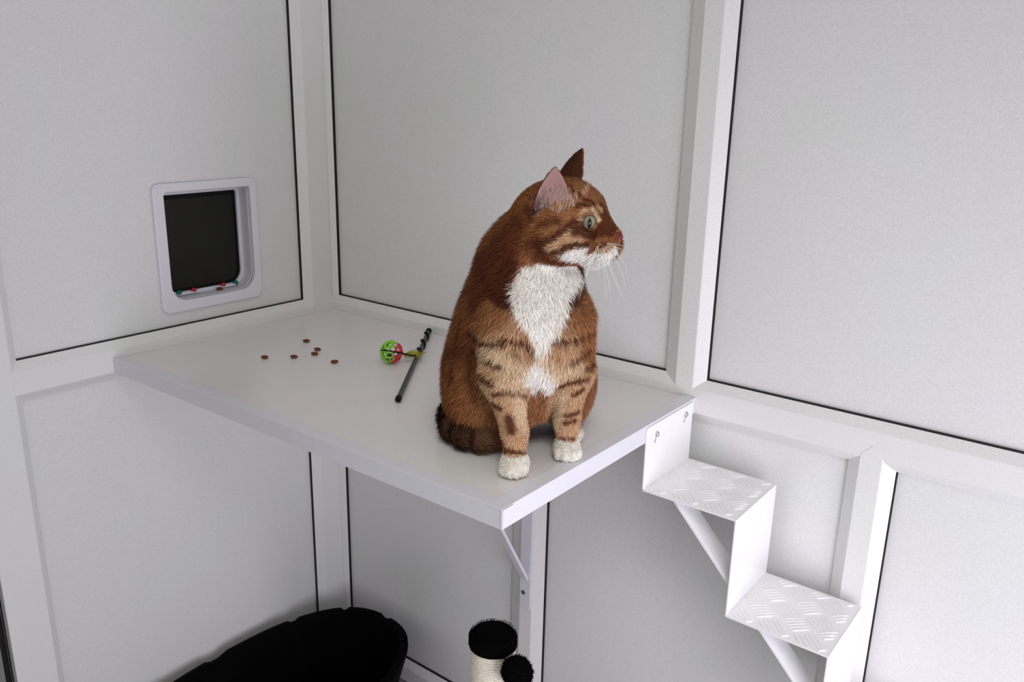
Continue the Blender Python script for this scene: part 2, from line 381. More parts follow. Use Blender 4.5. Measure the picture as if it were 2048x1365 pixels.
mb.tube([qa, (qa + qb) / 2 + Vector((0, 0, .004)), qb], [.0012, .001, .0005], 6)
Lw(mb).build('feather', M_FEATHER, wd)

# ---------------------------------------------------------------- biscuits
def kibble_mesh():
    mb = MB(); v = []; f = []; nu, nv = 20, 6
    for i in range(nv + 1):
        ph = math.pi * (i / nv)
        for k in range(nu):
            th = 2 * math.pi * k / nu; c, s = math.cos(th), math.sin(th)
            x = .0076 * c * abs(c) ** .25; y = .0050 * s * (1 - .25 * abs(c)); rr = math.sin(ph) ** .75
            v.append((x * rr, y * rr, .0034 + .0034 * math.cos(ph)))
    for i in range(nv):
        for k in range(nu): f.append((i * nu + k, (i + 1) * nu + k, (i + 1) * nu + (k + 1) % nu, i * nu + (k + 1) % nu))
    mb.add(v, f); return mb
KB = [((.223, -.368), .63, 'brown biscuit farthest left of those on the shelf'), ((.264, -.327), .66, 'brown biscuit between the leftmost one and the close pair'),
      ((.192, -.237), .72, 'brown biscuit nearest the back corner of the shelf'), ((.259, -.262), .45, 'rear brown biscuit of the close pair on the shelf'),
      ((.279, -.286), .60, 'front brown biscuit of the close pair on the shelf'), ((.351, -.295), .95, 'brown biscuit nearest the lattice ball')]
k0 = None
for (x, y), rz, lb in KB:
    if k0 is None: k0 = o = kibble_mesh().build('cat_biscuit', M_KIB, smooth=True)
    else: o = k0.copy(); COLL.objects.link(o)
    o.location = (x, y, SZ + .0002); o.rotation_euler = (0, 0, rz); o.scale = (1.05, 1.15, 1.0); tag(o, lb, 'cat food', 'brown biscuits dropped on the shelf')
o = k0.copy(); COLL.objects.link(o); o.location = (-.035, -.292, SZ + .0902); o.rotation_euler = (0, 0, 1.2); tag(o, 'brown biscuit lying on the sill of the cat flap', 'cat food'); del o['group']

# ---------------------------------------------------------------- black bed in the corner
BX, BY, AX, AY = .216, -.405, .199, .365
bd = thing('pet_bed', 'black plastic pet bed with notched rim on the floor in the corner', 'pet bed', (BX, BY, 0))
def plan(a, off):
    c, s = math.cos(a), math.sin(a); n = 2.45
    return ((AX + off) * math.copysign(abs(c) ** (2 / n), c), (AY + off) * math.copysign(abs(s) ** (2 / n), s))
NA = 192
def rimh(a):
    front = max(0, math.cos(a + math.radians(50))) ** 3
    return .222 - .085 * front
mb = MB(); v = []; f = []
prof = [(-.055, 0, 0), (-.050, .012, 0), (0, None, -.016), (.001, None, -.012), (.001, None, -.002), (-.003, None, 0), (-.012, None, 0), (-.016, None, -.004), (-.018, None, -.012), (-.062, .018, 0), (-.09, .014, 0)]
for off, zz, dz in prof:
    for k in range(NA):
        a = 2 * math.pi * k / NA; x, y = plan(a, off)
        z = zz if zz is not None else rimh(a) + dz - (.007 if (k % 16) in (0, 1) and dz > -.01 else 0)
        v.append((x, y, z))
n = len(prof)
for i in range(n - 1):
    for k in range(NA): f.append((i * NA + k, i * NA + (k + 1) % NA, (i + 1) * NA + (k + 1) % NA, (i + 1) * NA + k))
f += [tuple(range(NA))[::-1], tuple(range((n - 1) * NA, n * NA))]
mb.add(v, f); mb.build('tub', M_BED, bd, auto=40)
mb = MB(); v = []; f = []
for off, z in ((-.095, .0145), (-.080, .030), (-.085, .050), (-.10, .060), (-.14, .064)):
    for k in range(96): a = 2 * math.pi * k / 96; x, y = plan(a, off); v.append((x, y, z + .004 * math.sin(5 * a)))
for i in range(4):
    for k in range(96): f.append((i * 96 + k, i * 96 + (k + 1) % 96, (i + 1) * 96 + (k + 1) % 96, (i + 1) * 96 + k))
f += [tuple(range(96))[::-1], tuple(range(4 * 96, 5 * 96))]
mb.add(v, f); mb.build('cushion', M_PLUSH, bd, smooth=True)

# ---------------------------------------------------------------- scratching post
PX, PY, PZ, PR = .757, -.278, SZ - .455, .0435
ps = thing('scratching_post', 'cream sisal scratching post with black plush top under the shelf', 'scratching post', (PX, PY, 0))
m, N, L, b = nodes_of('cream sisal rope')
tc = N.new('ShaderNodeTexCoord'); mp = N.new('ShaderNodeMapping'); mp.inputs['Scale'].default_value = (30, 30, 180)
t = N.new('ShaderNodeTexNoise'); t.inputs['Scale'].default_value = 6; L.new(tc.outputs['Object'], mp.inputs[0]); L.new(mp.outputs[0], t.inputs['Vector'])
r = N.new('ShaderNodeValToRGB'); r.color_ramp.elements[0].color = (.55, .47, .33, 1); r.color_ramp.elements[1].color = (.93, .88, .75, 1)
r.color_ramp.elements[0].position = .25; r.color_ramp.elements[1].position = .60
L.new(t.outputs['Fac'], r.inputs[0]); L.new(r.outputs[0], b.inputs['Base Color']); b.inputs['Roughness'].default_value = .9; b.inputs['Specular IOR Level'].default_value = .15
mb = MB(); prof = []; pitch = .0058; zt = PZ - .020; nwr = int((zt - .03) / pitch)
for i in range(nwr):
    for q in (0, .25, .5, .75): prof.append((PR - .0022 + .0022 * math.sin(math.pi * q) ** .7, .03 + (i + q) * pitch))
prof.append((PR - .002, zt)); mb.lathe(prof, 56); mb.build('sisal_post', m, ps, smooth=True)
def fuzzy(mb, c, r, n, ln, rng, dome=None):
    for i in range(n):
        d = Vector((rng.gauss(0, 1), rng.gauss(0, 1), rng.gauss(0, 1))).normalized(); p = c + d * r * .97
        if dome: p, d = dome(rng)
        q = p + (d + Vector((rng.uniform(-.5, .5), rng.uniform(-.5, .5), rng.uniform(-.6, .3)))) * ln * rng.uniform(.5, 1.1)
        s = d.orthogonal().normalized() * .0009
        mb.add([p - s, p + s, q], [(0, 1, 2)])
rng = random.Random(5)
mb = MB(); PRc = PR + .0022
mb.lathe([(PRc - .003, PZ - .027), (PRc, PZ - .024), (PRc + .0008, PZ - .014), (PRc, PZ - .006), (PRc - .004, PZ - .001), (PRc - .012, PZ + .0015), (.004, PZ + .003)], 48)
def dome(rng):
    a = rng.uniform(0, 6.283)
    if rng.random() < .45: z = PZ - rng.uniform(.002, .025); return Vector((PRc * math.cos(a), PRc * math.sin(a), z)), Vector((math.cos(a), math.sin(a), -.2))
    rr = PRc * math.sqrt(rng.random()) * .98; return Vector((rr * math.cos(a), rr * math.sin(a), PZ + .001)), Vector((.3 * math.cos(a), .3 * math.sin(a), 1))
fuzzy(mb, Vector((0, 0, 0)), 1, 5000, .0013, rng, dome)
mb.build('plush_cap', M_PLUSH, ps, smooth=True)
PC = Vector((.833 - PX, -.301 - PY, SZ - .491)); PRm = .0285
mb = MB(); mb.ball(PC, PRm, 24, 16, fn=lambda d: 1 + .03 * math.sin(9 * d.x + 3) * math.sin(8 * d.y) + .02 * math.sin(13 * d.z)); fuzzy(mb, PC, PRm, 1800, .005, rng); pm = mb.build('pompom', M_PLUSH, ps, smooth=True)
mb = MB(); s0 = Vector((.793 - PX, -.297 - PY, PZ - .022)); mb.tube(smoothpath([s0 + Vector((-.002, 0, .010)), s0, (s0 + PC) / 2 + Vector((.004, 0, .006)), PC + Vector((-.004, 0, PRm - .002))]), .0013, 8); mb.build('pompom_cord', M_CORD, pm, smooth=True)
mb = MB(); mb.ball(s0 + Vector((-.001, 0, .003)), .0075, 12, 8, (1, 1, 1.3)); fuzzy(mb, s0 + Vector((-.001, 0, .003)), .0075, 120, .004, rng); mb.build('plush_knot', M_PLUSH, ps, smooth=True)
mb = MB(); mb.box(-.15, .15, -.15, .15, 0, .028); mb.build('base', M_PLUSH, ps, bevel=.006)

# coat markings: colour, radius, softness, points on the skin (metres, cat frame)
PAINT = [
 ('t',0.0420,0.60,[(-0.0625,-0.1266,0.1657),(-0.0610,-0.1247,0.1762),(-0.0594,-0.1224,0.1866)]),
 ('t',0.0360,0.60,[(0.0430,-0.0923,0.1570),(0.0387,-0.0943,0.1690),(0.0345,-0.0959,0.1807)]),
 ('t',0.0300,0.60,[(-0.0652,-0.1379,0.1246)]),
 ('t',0.0260,0.60,[(0.0446,-0.0922,0.1185)]),
 ('m',0.0200,0.60,[(-0.0963,-0.0854,0.2126),(-0.0852,-0.1007,0.2206),(-0.0744,-0.1082,0.2264)]),
 ('m',0.0250,0.60,[(0.0562,-0.0708,0.2270),(0.0577,-0.0760,0.2163),(0.0597,-0.0762,0.2043),(0.0618,-0.0752,0.1920),(0.0640,-0.0738,0.1794),(0.0663,-0.0714,0.1664)]),
 ('d',0.0200,0.60,[(-0.0953,-0.0351,0.2910),(-0.0909,-0.0521,0.2795),(-0.0868,-0.0647,0.2674),(-0.0902,-0.0665,0.2579),(-0.0937,-0.0690,0.2484),(-0.0971,-0.0713,0.2390)]),
 ('d',0.0220,0.60,[(-0.0625,-0.0525,0.3244),(-0.0659,-0.0559,0.3139),(-0.0693,-0.0591,0.3035),(-0.0727,-0.0627,0.2931),(-0.0761,-0.0659,0.2827)]),
 ('d',0.0180,0.60,[(-0.0414,-0.0635,0.3482),(-0.0459,-0.0616,0.3358),(-0.0504,-0.0624,0.3238),(-0.0550,-0.0644,0.3120)]),
 ('s',0.0075,0.50,[(-0.0433,-0.0746,0.2996),(-0.0474,-0.0771,0.2902),(-0.0515,-0.0800,0.2809),(-0.0555,-0.0839,0.2704),(-0.0596,-0.0903,0.2604),(-0.0521,-0.1053,0.2451)]),
 ('s',0.0065,0.50,[(-0.0792,-0.0766,0.2613),(-0.0644,-0.0959,0.2528),(-0.0514,-0.1065,0.2440)]),
 ('s',0.0060,0.50,[(-0.0630,-0.0733,0.2844),(-0.0671,-0.0776,0.2724),(-0.0711,-0.0837,0.2608)]),
 ('s',0.0065,0.50,[(0.0414,-0.0563,0.2570),(0.0334,-0.0717,0.2492),(0.0288,-0.0794,0.2420)]),
 ('d',0.0070,0.50,[(0.0433,-0.0376,0.2794),(0.0509,-0.0257,0.2619)]),
 ('s',0.0035,0.60,[(-0.1096,-0.0628,0.1949),(-0.1001,-0.0760,0.1873),(-0.0868,-0.1058,0.1879),(-0.0734,-0.1170,0.1914),(-0.0602,-0.1209,0.1928)]),
 ('s',0.0035,0.60,[(-0.0597,-0.1189,0.2018),(-0.0491,-0.1193,0.2010),(-0.0384,-0.1170,0.1995),(-0.0254,-0.1123,0.1896),(-0.0223,-0.1112,0.1811)]),
 ('s',0.0030,0.60,[(-0.0030,-0.1063,0.1883),(0.0047,-0.1046,0.1946),(0.0170,-0.1005,0.1982),(0.0306,-0.0952,0.1970),(0.0445,-0.0889,0.1955),(0.0567,-0.0799,0.1981),(0.0710,-0.0526,0.1958)]),
 ('s',0.0030,0.60,[(-0.0495,-0.1224,0.1868),(-0.0437,-0.1224,0.1796)]),
 ('s',0.0040,0.60,[(0.0359,-0.0957,0.1648),(0.0485,-0.0892,0.1699),(0.0592,-0.0802,0.1751)]),
 ('s',0.0045,0.60,[(0.0533,-0.0876,0.1465),(0.0669,-0.0732,0.1499)]),
 ('s',0.0045,0.50,[(0.0184,-0.0883,0.1150),(0.0332,-0.0929,0.1255),(0.0467,-0.0924,0.1287),(0.0607,-0.0866,0.1301)]),
 ('s',0.0045,0.60,[(-0.0937,-0.0821,0.1579),(-0.0768,-0.1203,0.1664),(-0.0617,-0.1284,0.1603)]),
 ('s',0.0060,0.60,[(-0.0903,-0.1131,0.1397),(-0.0747,-0.1327,0.1376)]),
 ('s',0.0050,0.50,[(-0.0723,-0.1348,0.1196),(-0.0624,-0.1384,0.1237),(-0.0525,-0.1383,0.1265),(-0.0414,-0.1350,0.1200),(-0.0300,-0.1247,0.1108)]),
 ('d',0.0040,0.60,[(0.0439,-0.0899,0.1036),(0.0570,-0.0875,0.1132)]),
 ('d',0.0035,0.60,[(0.0289,-0.0892,0.0714),(0.0392,-0.0910,0.0707),(0.0522,-0.0843,0.0755)]),
 ('d',0.0035,0.60,[(0.0321,-0.0931,0.0594),(0.0471,-0.0899,0.0625)]),
 ('d',0.0030,0.60,[(0.0175,-0.0788,0.0266),(0.0316,-0.0927,0.0336),(0.0468,-0.0893,0.0333)]),
 ('d',0.0070,0.60,[(-0.0517,-0.1412,0.0845),(-0.0470,-0.1466,0.0677)]),
 ('d',0.0050,0.60,[(-0.0758,-0.1264,0.1013),(-0.0648,-0.1355,0.0973)]),
 ('d',0.0035,0.60,[(-0.0507,-0.1480,0.0381),(-0.0374,-0.1506,0.0361),(-0.0237,-0.1363,0.0265)]),
 ('d',0.0040,0.60,[(-0.0603,-0.1377,0.0483),(-0.0549,-0.1458,0.0324)]),
 ('d',0.0040,0.70,[(-0.1201,-0.0464,0.2018),(-0.1229,-0.0446,0.1896),(-0.1259,-0.0419,0.1771),(-0.1288,-0.0387,0.1643),(-0.1318,-0.0362,0.1516),(-0.1321,-0.0396,0.1407),(-0.1323,-0.0448,0.1304),(-0.1325,-0.0504,0.1203),(-0.1328,-0.0553,0.1099)]),
 ('d',0.0040,0.70,[(-0.1039,-0.0687,0.1698),(-0.1048,-0.0673,0.1577),(-0.1057,-0.0665,0.1458),(-0.1065,-0.0679,0.1345),(-0.1072,-0.0710,0.1237),(-0.1030,-0.0780,0.1104),(-0.0990,-0.0831,0.0966)]),
 ('d',0.0040,0.70,[(-0.1407,-0.0169,0.1537),(-0.1426,-0.0196,0.1410),(-0.1444,-0.0235,0.1287),(-0.1461,-0.0278,0.1165)]),
 ('w',0.0080,0.35,[(-0.0288,-0.0801,0.2908),(-0.0176,-0.0795,0.2910),(-0.0064,-0.0777,0.2908),(0.0050,-0.0752,0.2906),(0.0164,-0.0712,0.2900),(0.0284,-0.0602,0.2881),(0.0412,-0.0430,0.2849)]),
 ('w',0.0090,0.35,[(-0.0329,-0.0834,0.2813),(-0.0227,-0.0835,0.2815),(-0.0125,-0.0824,0.2815),(-0.0022,-0.0798,0.2812),(0.0083,-0.0755,0.2805),(0.0189,-0.0692,0.2794),(0.0299,-0.0600,0.2777),(0.0415,-0.0441,0.2747)]),
 ('w',0.0100,0.35,[(-0.0370,-0.0884,0.2699),(-0.0262,-0.0886,0.2702),(-0.0154,-0.0874,0.2701),(-0.0045,-0.0853,0.2699),(0.0065,-0.0810,0.2692),(0.0178,-0.0751,0.2681),(0.0293,-0.0662,0.2664),(0.0415,-0.0513,0.2634)]),
 ('w',0.0100,0.35,[(-0.0396,-0.0946,0.2589),(-0.0293,-0.0939,0.2589),(-0.0189,-0.0928,0.2589),(-0.0084,-0.0912,0.2587),(0.0021,-0.0882,0.2583),(0.0128,-0.0834,0.2574),(0.0237,-0.0769,0.2561),(0.0349,-0.0671,0.2541)]),
 ('w',0.0100,0.35,[(-0.0423,-0.1032,0.2477),(-0.0311,-0.1011,0.2474),(-0.0200,-0.0985,0.2471),(-0.0087,-0.0956,0.2466),(0.0026,-0.0924,0.2461),(0.0141,-0.0874,0.2451),(0.0258,-0.0807,0.2438)]),
 ('w',0.0100,0.35,[(-0.0378,-0.1092,0.2362),(-0.0264,-0.1059,0.2356),(-0.0150,-0.1018,0.2348),(-0.0034,-0.0979,0.2341),(0.0082,-0.0939,0.2333),(0.0200,-0.0890,0.2323)]),
 ('w',0.0100,0.35,[(-0.0305,-0.1104,0.2235),(-0.0197,-0.1064,0.2227),(-0.0089,-0.1025,0.2219),(0.0019,-0.0994,0.2213),(0.0128,-0.0960,0.2207)]),
 ('w',0.0090,0.35,[(-0.0216,-0.1087,0.2115),(-0.0072,-0.1041,0.2106),(0.0072,-0.1009,0.2100)]),
 ('w',0.0080,0.35,[(-0.0141,-0.1070,0.1994),(0.0003,-0.1045,0.1990)]),
 ('w',0.0070,0.35,[(-0.0109,-0.1073,0.1876),(-0.0023,-0.1063,0.1875)]),
 ('w',0.0070,0.35,[(-0.0120,-0.1076,0.1757),(-0.0019,-0.1068,0.1757)]),
 ('w',0.0070,0.55,[(-0.0218,-0.1105,0.1644),(-0.0087,-0.1066,0.1635),(0.0043,-0.1060,0.1636)]),
 ('w',0.0080,0.55,[(-0.0347,-0.1220,0.1573),(-0.0233,-0.1106,0.1539),(-0.0120,-0.1053,0.1524),(-0.0008,-0.1053,0.1527),(0.0105,-0.1039,0.1524)]),
 ('w',0.0090,0.55,[(-0.0388,-0.1281,0.1480),(-0.0286,-0.1187,0.1451),(-0.0181,-0.1043,0.1405),(-0.0079,-0.1027,0.1402),(0.0023,-0.1026,0.1404),(0.0125,-0.1008,0.1400)]),
 ('w',0.0080,0.55,[(-0.0299,-0.1229,0.1352),(-0.0191,-0.0999,0.1275),(-0.0088,-0.0981,0.1271),(0.0014,-0.0980,0.1273),(0.0117,-0.0961,0.1269)]),
 ('w',0.0060,0.55,[(-0.0201,-0.0926,0.1142),(-0.0156,-0.0919,0.1140)]),
 ('w',0.0060,0.55,[(0.0065,-0.0904,0.1139),(0.0111,-0.0888,0.1134)]),
 ('l',0.0070,0.80,[(-0.0604,-0.1276,0.1645),(-0.0518,-0.1288,0.1592),(-0.0431,-0.1286,0.1533)]),
 ('l',0.0080,0.80,[(-0.0018,-0.1069,0.1720),(0.0069,-0.1057,0.1643),(0.0157,-0.1031,0.1561),(0.0247,-0.0987,0.1472)]),
 ('l',0.0100,0.80,[(-0.0326,-0.1305,0.0984),(-0.0312,-0.1327,0.0847),(-0.0299,-0.1374,0.0720)]),
 ('l',0.0080,0.80,[(0.0240,-0.0835,0.0913),(0.0225,-0.0825,0.0777),(0.0209,-0.0845,0.0651),(0.0193,-0.0848,0.0518)]),
 ('s',0.0085,0.45,[(-0.0504,-0.0723,0.2990),(-0.0552,-0.0747,0.2892),(-0.0600,-0.0773,0.2795),(-0.0641,-0.0804,0.2701),(-0.0682,-0.0850,0.2612),(-0.0621,-0.1010,0.2482)]),
 ('s',0.0075,0.45,[(-0.0792,-0.0752,0.2625),(-0.0680,-0.0932,0.2536),(-0.0564,-0.1051,0.2450)]),
 ('s',0.0060,0.50,[(-0.0871,-0.0585,0.2772),(-0.0793,-0.0728,0.2656)]),
 ('s',0.0080,0.45,[(0.0487,-0.0337,0.2635),(0.0413,-0.0601,0.2526),(0.0341,-0.0755,0.2427)]),
 ('d',0.0080,0.50,[(0.0472,-0.0251,0.2784),(0.0531,-0.0162,0.2630)]),
 ('l',0.0130,0.85,[(-0.0770,-0.1175,0.1774),(-0.0680,-0.1233,0.1738),(-0.0591,-0.1265,0.1694),(-0.0433,-0.1268,0.1587)]),
 ('l',0.0110,0.85,[(0.0210,-0.1001,0.1476),(0.0321,-0.0961,0.1492),(0.0433,-0.0917,0.1507)]),
 ('l',0.0100,0.85,[(-0.0584,-0.1367,0.1393),(-0.0442,-0.1347,0.1352)]),
 ('l',0.0090,0.80,[(-0.0401,-0.1348,0.1090),(-0.0373,-0.1351,0.0977),(-0.0346,-0.1358,0.0866)]),
 ('l',0.0080,0.80,[(0.0272,-0.0866,0.1005),(0.0252,-0.0842,0.0877),(0.0230,-0.0836,0.0755)]),
 ('s',0.0032,0.60,[(-0.1080,-0.0647,0.1955),(-0.0973,-0.0829,0.1908),(-0.0868,-0.1058,0.1879),(-0.0734,-0.1170,0.1914),(-0.0602,-0.1209,0.1928)]),
 ('s',0.0032,0.60,[(-0.0597,-0.1189,0.2018),(-0.0491,-0.1193,0.2010),(-0.0384,-0.1170,0.1995),(-0.0254,-0.1123,0.1896)]),
 ('s',0.0032,0.60,[(-0.0937,-0.0821,0.1579),(-0.0768,-0.1203,0.1664),(-0.0617,-0.1284,0.1603)]),
 ('s',0.0032,0.60,[(0.0359,-0.0957,0.1648),(0.0485,-0.0892,0.1699),(0.0592,-0.0802,0.1751)]),
 ('m',0.0220,0.70,[(0.0264,-0.0899,0.3936),(0.0443,-0.0824,0.3945),(0.0626,-0.0757,0.3886)]),
 ('m',0.0140,0.70,[(0.0198,-0.0963,0.3750),(0.0268,-0.0989,0.3686)]),
 ('t',0.0028,0.80,[(0.0335,-0.0905,0.3883),(0.0392,-0.0842,0.3946)]),
 ('t',0.0028,0.80,[(0.0493,-0.0812,0.3931),(0.0560,-0.0641,0.4011)]),
 ('t',0.0100,0.60,[(0.0056,-0.0959,0.3266),(0.0163,-0.1014,0.3331),(0.0270,-0.1039,0.3389),(0.0436,-0.1034,0.3399)]),
 ('t',0.0080,0.70,[(0.0282,-0.1028,0.3262),(0.0181,-0.1000,0.3234),(0.0080,-0.0951,0.3202)]),
 ('d',0.0080,0.70,[(0.0134,-0.0995,0.3574),(0.0033,-0.0965,0.3533),(-0.0068,-0.0914,0.3488)]),
 ('m',0.0080,0.70,[(0.0103,-0.0997,0.3463),(-0.0064,-0.0909,0.3375)]),
 ('d',0.0100,0.70,[(-0.0095,-0.0864,0.3275),(-0.0231,-0.0754,0.3218)]),
 ('s',0.0042,0.50,[(0.0374,-0.1009,0.3595),(0.0266,-0.1030,0.3506),(0.0126,-0.1006,0.3388),(0.0007,-0.0941,0.3298),(-0.0140,-0.0803,0.3200)]),
 ('s',0.0075,0.50,[(0.0398,-0.1031,0.3474),(0.0495,-0.1010,0.3445),(0.0596,-0.0946,0.3409),(0.0751,-0.0781,0.3428)]),
 ('s',0.0070,0.50,[(0.0747,-0.0780,0.3513),(0.0873,-0.0765,0.3428)]),
 ('d',0.0080,0.50,[(0.0737,-0.0772,0.3737),(0.0810,-0.0749,0.3594),(0.0902,-0.0745,0.3468)]),
 ('w',0.0050,0.40,[(0.0928,-0.0822,0.3218),(0.0835,-0.0865,0.3152),(0.0699,-0.0836,0.3101)]),
 ('w',0.0065,0.40,[(0.0510,-0.0990,0.3225),(0.0391,-0.1010,0.3191),(0.0257,-0.0966,0.3116)]),
 ('w',0.0080,0.40,[(0.0834,-0.0835,0.3097),(0.0710,-0.0831,0.3094),(0.0588,-0.0806,0.3086),(0.0470,-0.0940,0.3109),(0.0362,-0.0969,0.3112)]),
 ('w',0.0070,0.40,[(0.0779,-0.0715,0.3008),(0.0655,-0.0712,0.2994),(0.0536,-0.0644,0.2968)]),
 ('s',0.0040,0.50,[(0.0549,-0.0986,0.3288),(0.0392,-0.1035,0.3293),(0.0282,-0.1030,0.3269),(0.0163,-0.0975,0.3180),(0.0014,-0.0884,0.3146),(-0.0089,-0.0816,0.3146)]),
 ('d',0.0065,0.50,[(0.0272,-0.0893,0.3032),(0.0147,-0.0854,0.3029),(0.0020,-0.0822,0.3056),(-0.0136,-0.0775,0.3095)]),
 ('m',0.0055,0.60,[(0.0633,-0.0877,0.3200),(0.0730,-0.0868,0.3250),(0.0844,-0.0840,0.3298)]),
 ('t',0.0035,0.70,[(0.0773,-0.0876,0.3217),(0.0873,-0.0848,0.3257)]),
 ('s',0.0018,0.50,[(0.0681,-0.0862,0.3270),(0.0663,-0.0865,0.3199)]),
 ('s',0.0015,0.50,[(0.0758,-0.0853,0.3298),(0.0815,-0.0858,0.3279)]),
 ('s',0.0015,0.50,[(0.0648,-0.0869,0.3206),(0.0622,-0.0862,0.3162)]),
 ('s',0.0011,0.50,[(0.0717,-0.0870,0.3229),(0.0801,-0.0867,0.3259)]),
 ('l',0.0033,0.50,[(0.0605,-0.0903,0.3744),(0.0654,-0.0867,0.3664),(0.0705,-0.0813,0.3587)]),
 ('t',0.0030,0.60,[(0.0666,-0.0828,0.3777),(0.0730,-0.0786,0.3710)]),
 ('l',0.0022,0.60,[(0.0437,-0.0988,0.3621),(0.0502,-0.0851,0.3511),(0.0571,-0.0877,0.3482),(0.0620,-0.0868,0.3502)]),
 ('t',0.0020,0.60,[(0.0435,-0.0984,0.3675),(0.0489,-0.0964,0.3729),(0.0568,-0.0928,0.3740)]),
 ('t',0.0018,0.60,[(0.0489,-0.0917,0.3812),(0.0583,-0.0899,0.3778)]),
 ('s',0.0030,0.50,[(0.0398,-0.0958,0.3775),(0.0482,-0.0930,0.3800),(0.0575,-0.0903,0.3778)]),
 ('s',0.0026,0.50,[(0.0490,-0.0878,0.3863),(0.0577,-0.0858,0.3835),(0.0643,-0.0845,0.3786)]),
 ('s',0.0030,0.60,[(0.0186,-0.0957,0.4077),(0.0339,-0.0771,0.4020)]),
 ('s',0.0030,0.60,[(0.0460,-0.0525,0.4088),(0.0601,-0.0576,0.4005)]),
 ('s',0.0030,0.60,[(0.0337,-0.0823,0.3977),(0.0442,-0.0854,0.3914)]),
 ('s',0.0070,0.60,[(0.0222,-0.0073,0.4133),(0.0339,-0.0201,0.4118)]),
 ('t',0.0022,0.70,[(0.0101,-0.0888,0.3877),(0.0143,-0.0946,0.3761)]),
 ('d',0.0070,0.60,[(-0.0209,-0.0842,0.3587),(-0.0280,-0.0731,0.3710)]),
 ('n',0.0045,0.30,[(0.0978,-0.0748,0.3371),(0.1010,-0.0710,0.3380)])]
WHISKERS = [
 [(0.0800,-0.0860,0.3279),(0.0983,-0.0980,0.3282),(0.1123,-0.1100,0.3236),(0.1215,-0.1220,0.3148)],
 [(0.0815,-0.0863,0.3266),(0.0971,-0.0983,0.3233),(0.1084,-0.1103,0.3187)],
 [(0.0787,-0.0871,0.3245),(0.0903,-0.0991,0.3191),(0.1051,-0.1111,0.3026),(0.1088,-0.1231,0.2840)],
 [(0.0773,-0.0874,0.3231),(0.0892,-0.0994,0.3128),(0.1031,-0.1114,0.2871),(0.1070,-0.1234,0.2664)],
 [(0.0759,-0.0874,0.3231),(0.0820,-0.0994,0.3034),(0.0971,-0.1114,0.2705),(0.1078,-0.1234,0.2521)],
 [(0.0738,-0.0872,0.3230),(0.0778,-0.0992,0.3033),(0.0843,-0.1112,0.2738),(0.0870,-0.1232,0.2516)],
 [(0.0717,-0.0870,0.3229),(0.0759,-0.0990,0.2996),(0.0795,-0.1110,0.2737),(0.0812,-0.1230,0.2550)],
 [(0.0689,-0.0866,0.3228),(0.0701,-0.0986,0.3030),(0.0694,-0.1106,0.2805)],
 [(0.0702,-0.0868,0.3250),(0.0628,-0.0988,0.3100),(0.0517,-0.1108,0.2837),(0.0423,-0.1228,0.2542)],
 [(0.0947,-0.0740,0.3426),(0.0987,-0.0860,0.3474),(0.1081,-0.0980,0.3515)],
 [(0.0674,-0.0870,0.3243),(0.0601,-0.0990,0.3078),(0.0491,-0.1110,0.2802),(0.0446,-0.1230,0.2650)],
 [(0.0752,-0.0871,0.3244),(0.0795,-0.0991,0.3104),(0.0906,-0.1111,0.2881),(0.1025,-0.1231,0.2612)]]
# ---------------------------------------------------------------- the cat
# cat frame: +X towards the wall mullion, +Y into the corner, +Z up; origin on the shelf
CAT_AT = Vector((0.885, -0.325, SZ)); CAT_RZ = math.atan2(0.614, 0.789)
V3 = lambda *a: np.array(a, float)
HEAD_O = V3(0.025, -0.045, 0.360)
_f = V3(0.94, -0.34, -0.02); _f /= np.linalg.norm(_f)
_n = V3(-0.34, -0.94, -0.19); _n -= _f * (_n @ _f); _n /= np.linalg.norm(_n)
_u = np.cross(_n, _f); _u = _u if _u[2] > 0 else -_u
HB = np.stack([_f, _n, _u])                       # rows: forward, near side, up
def hd(x, y, z): return HEAD_O + x * _f + y * _n + z * _u

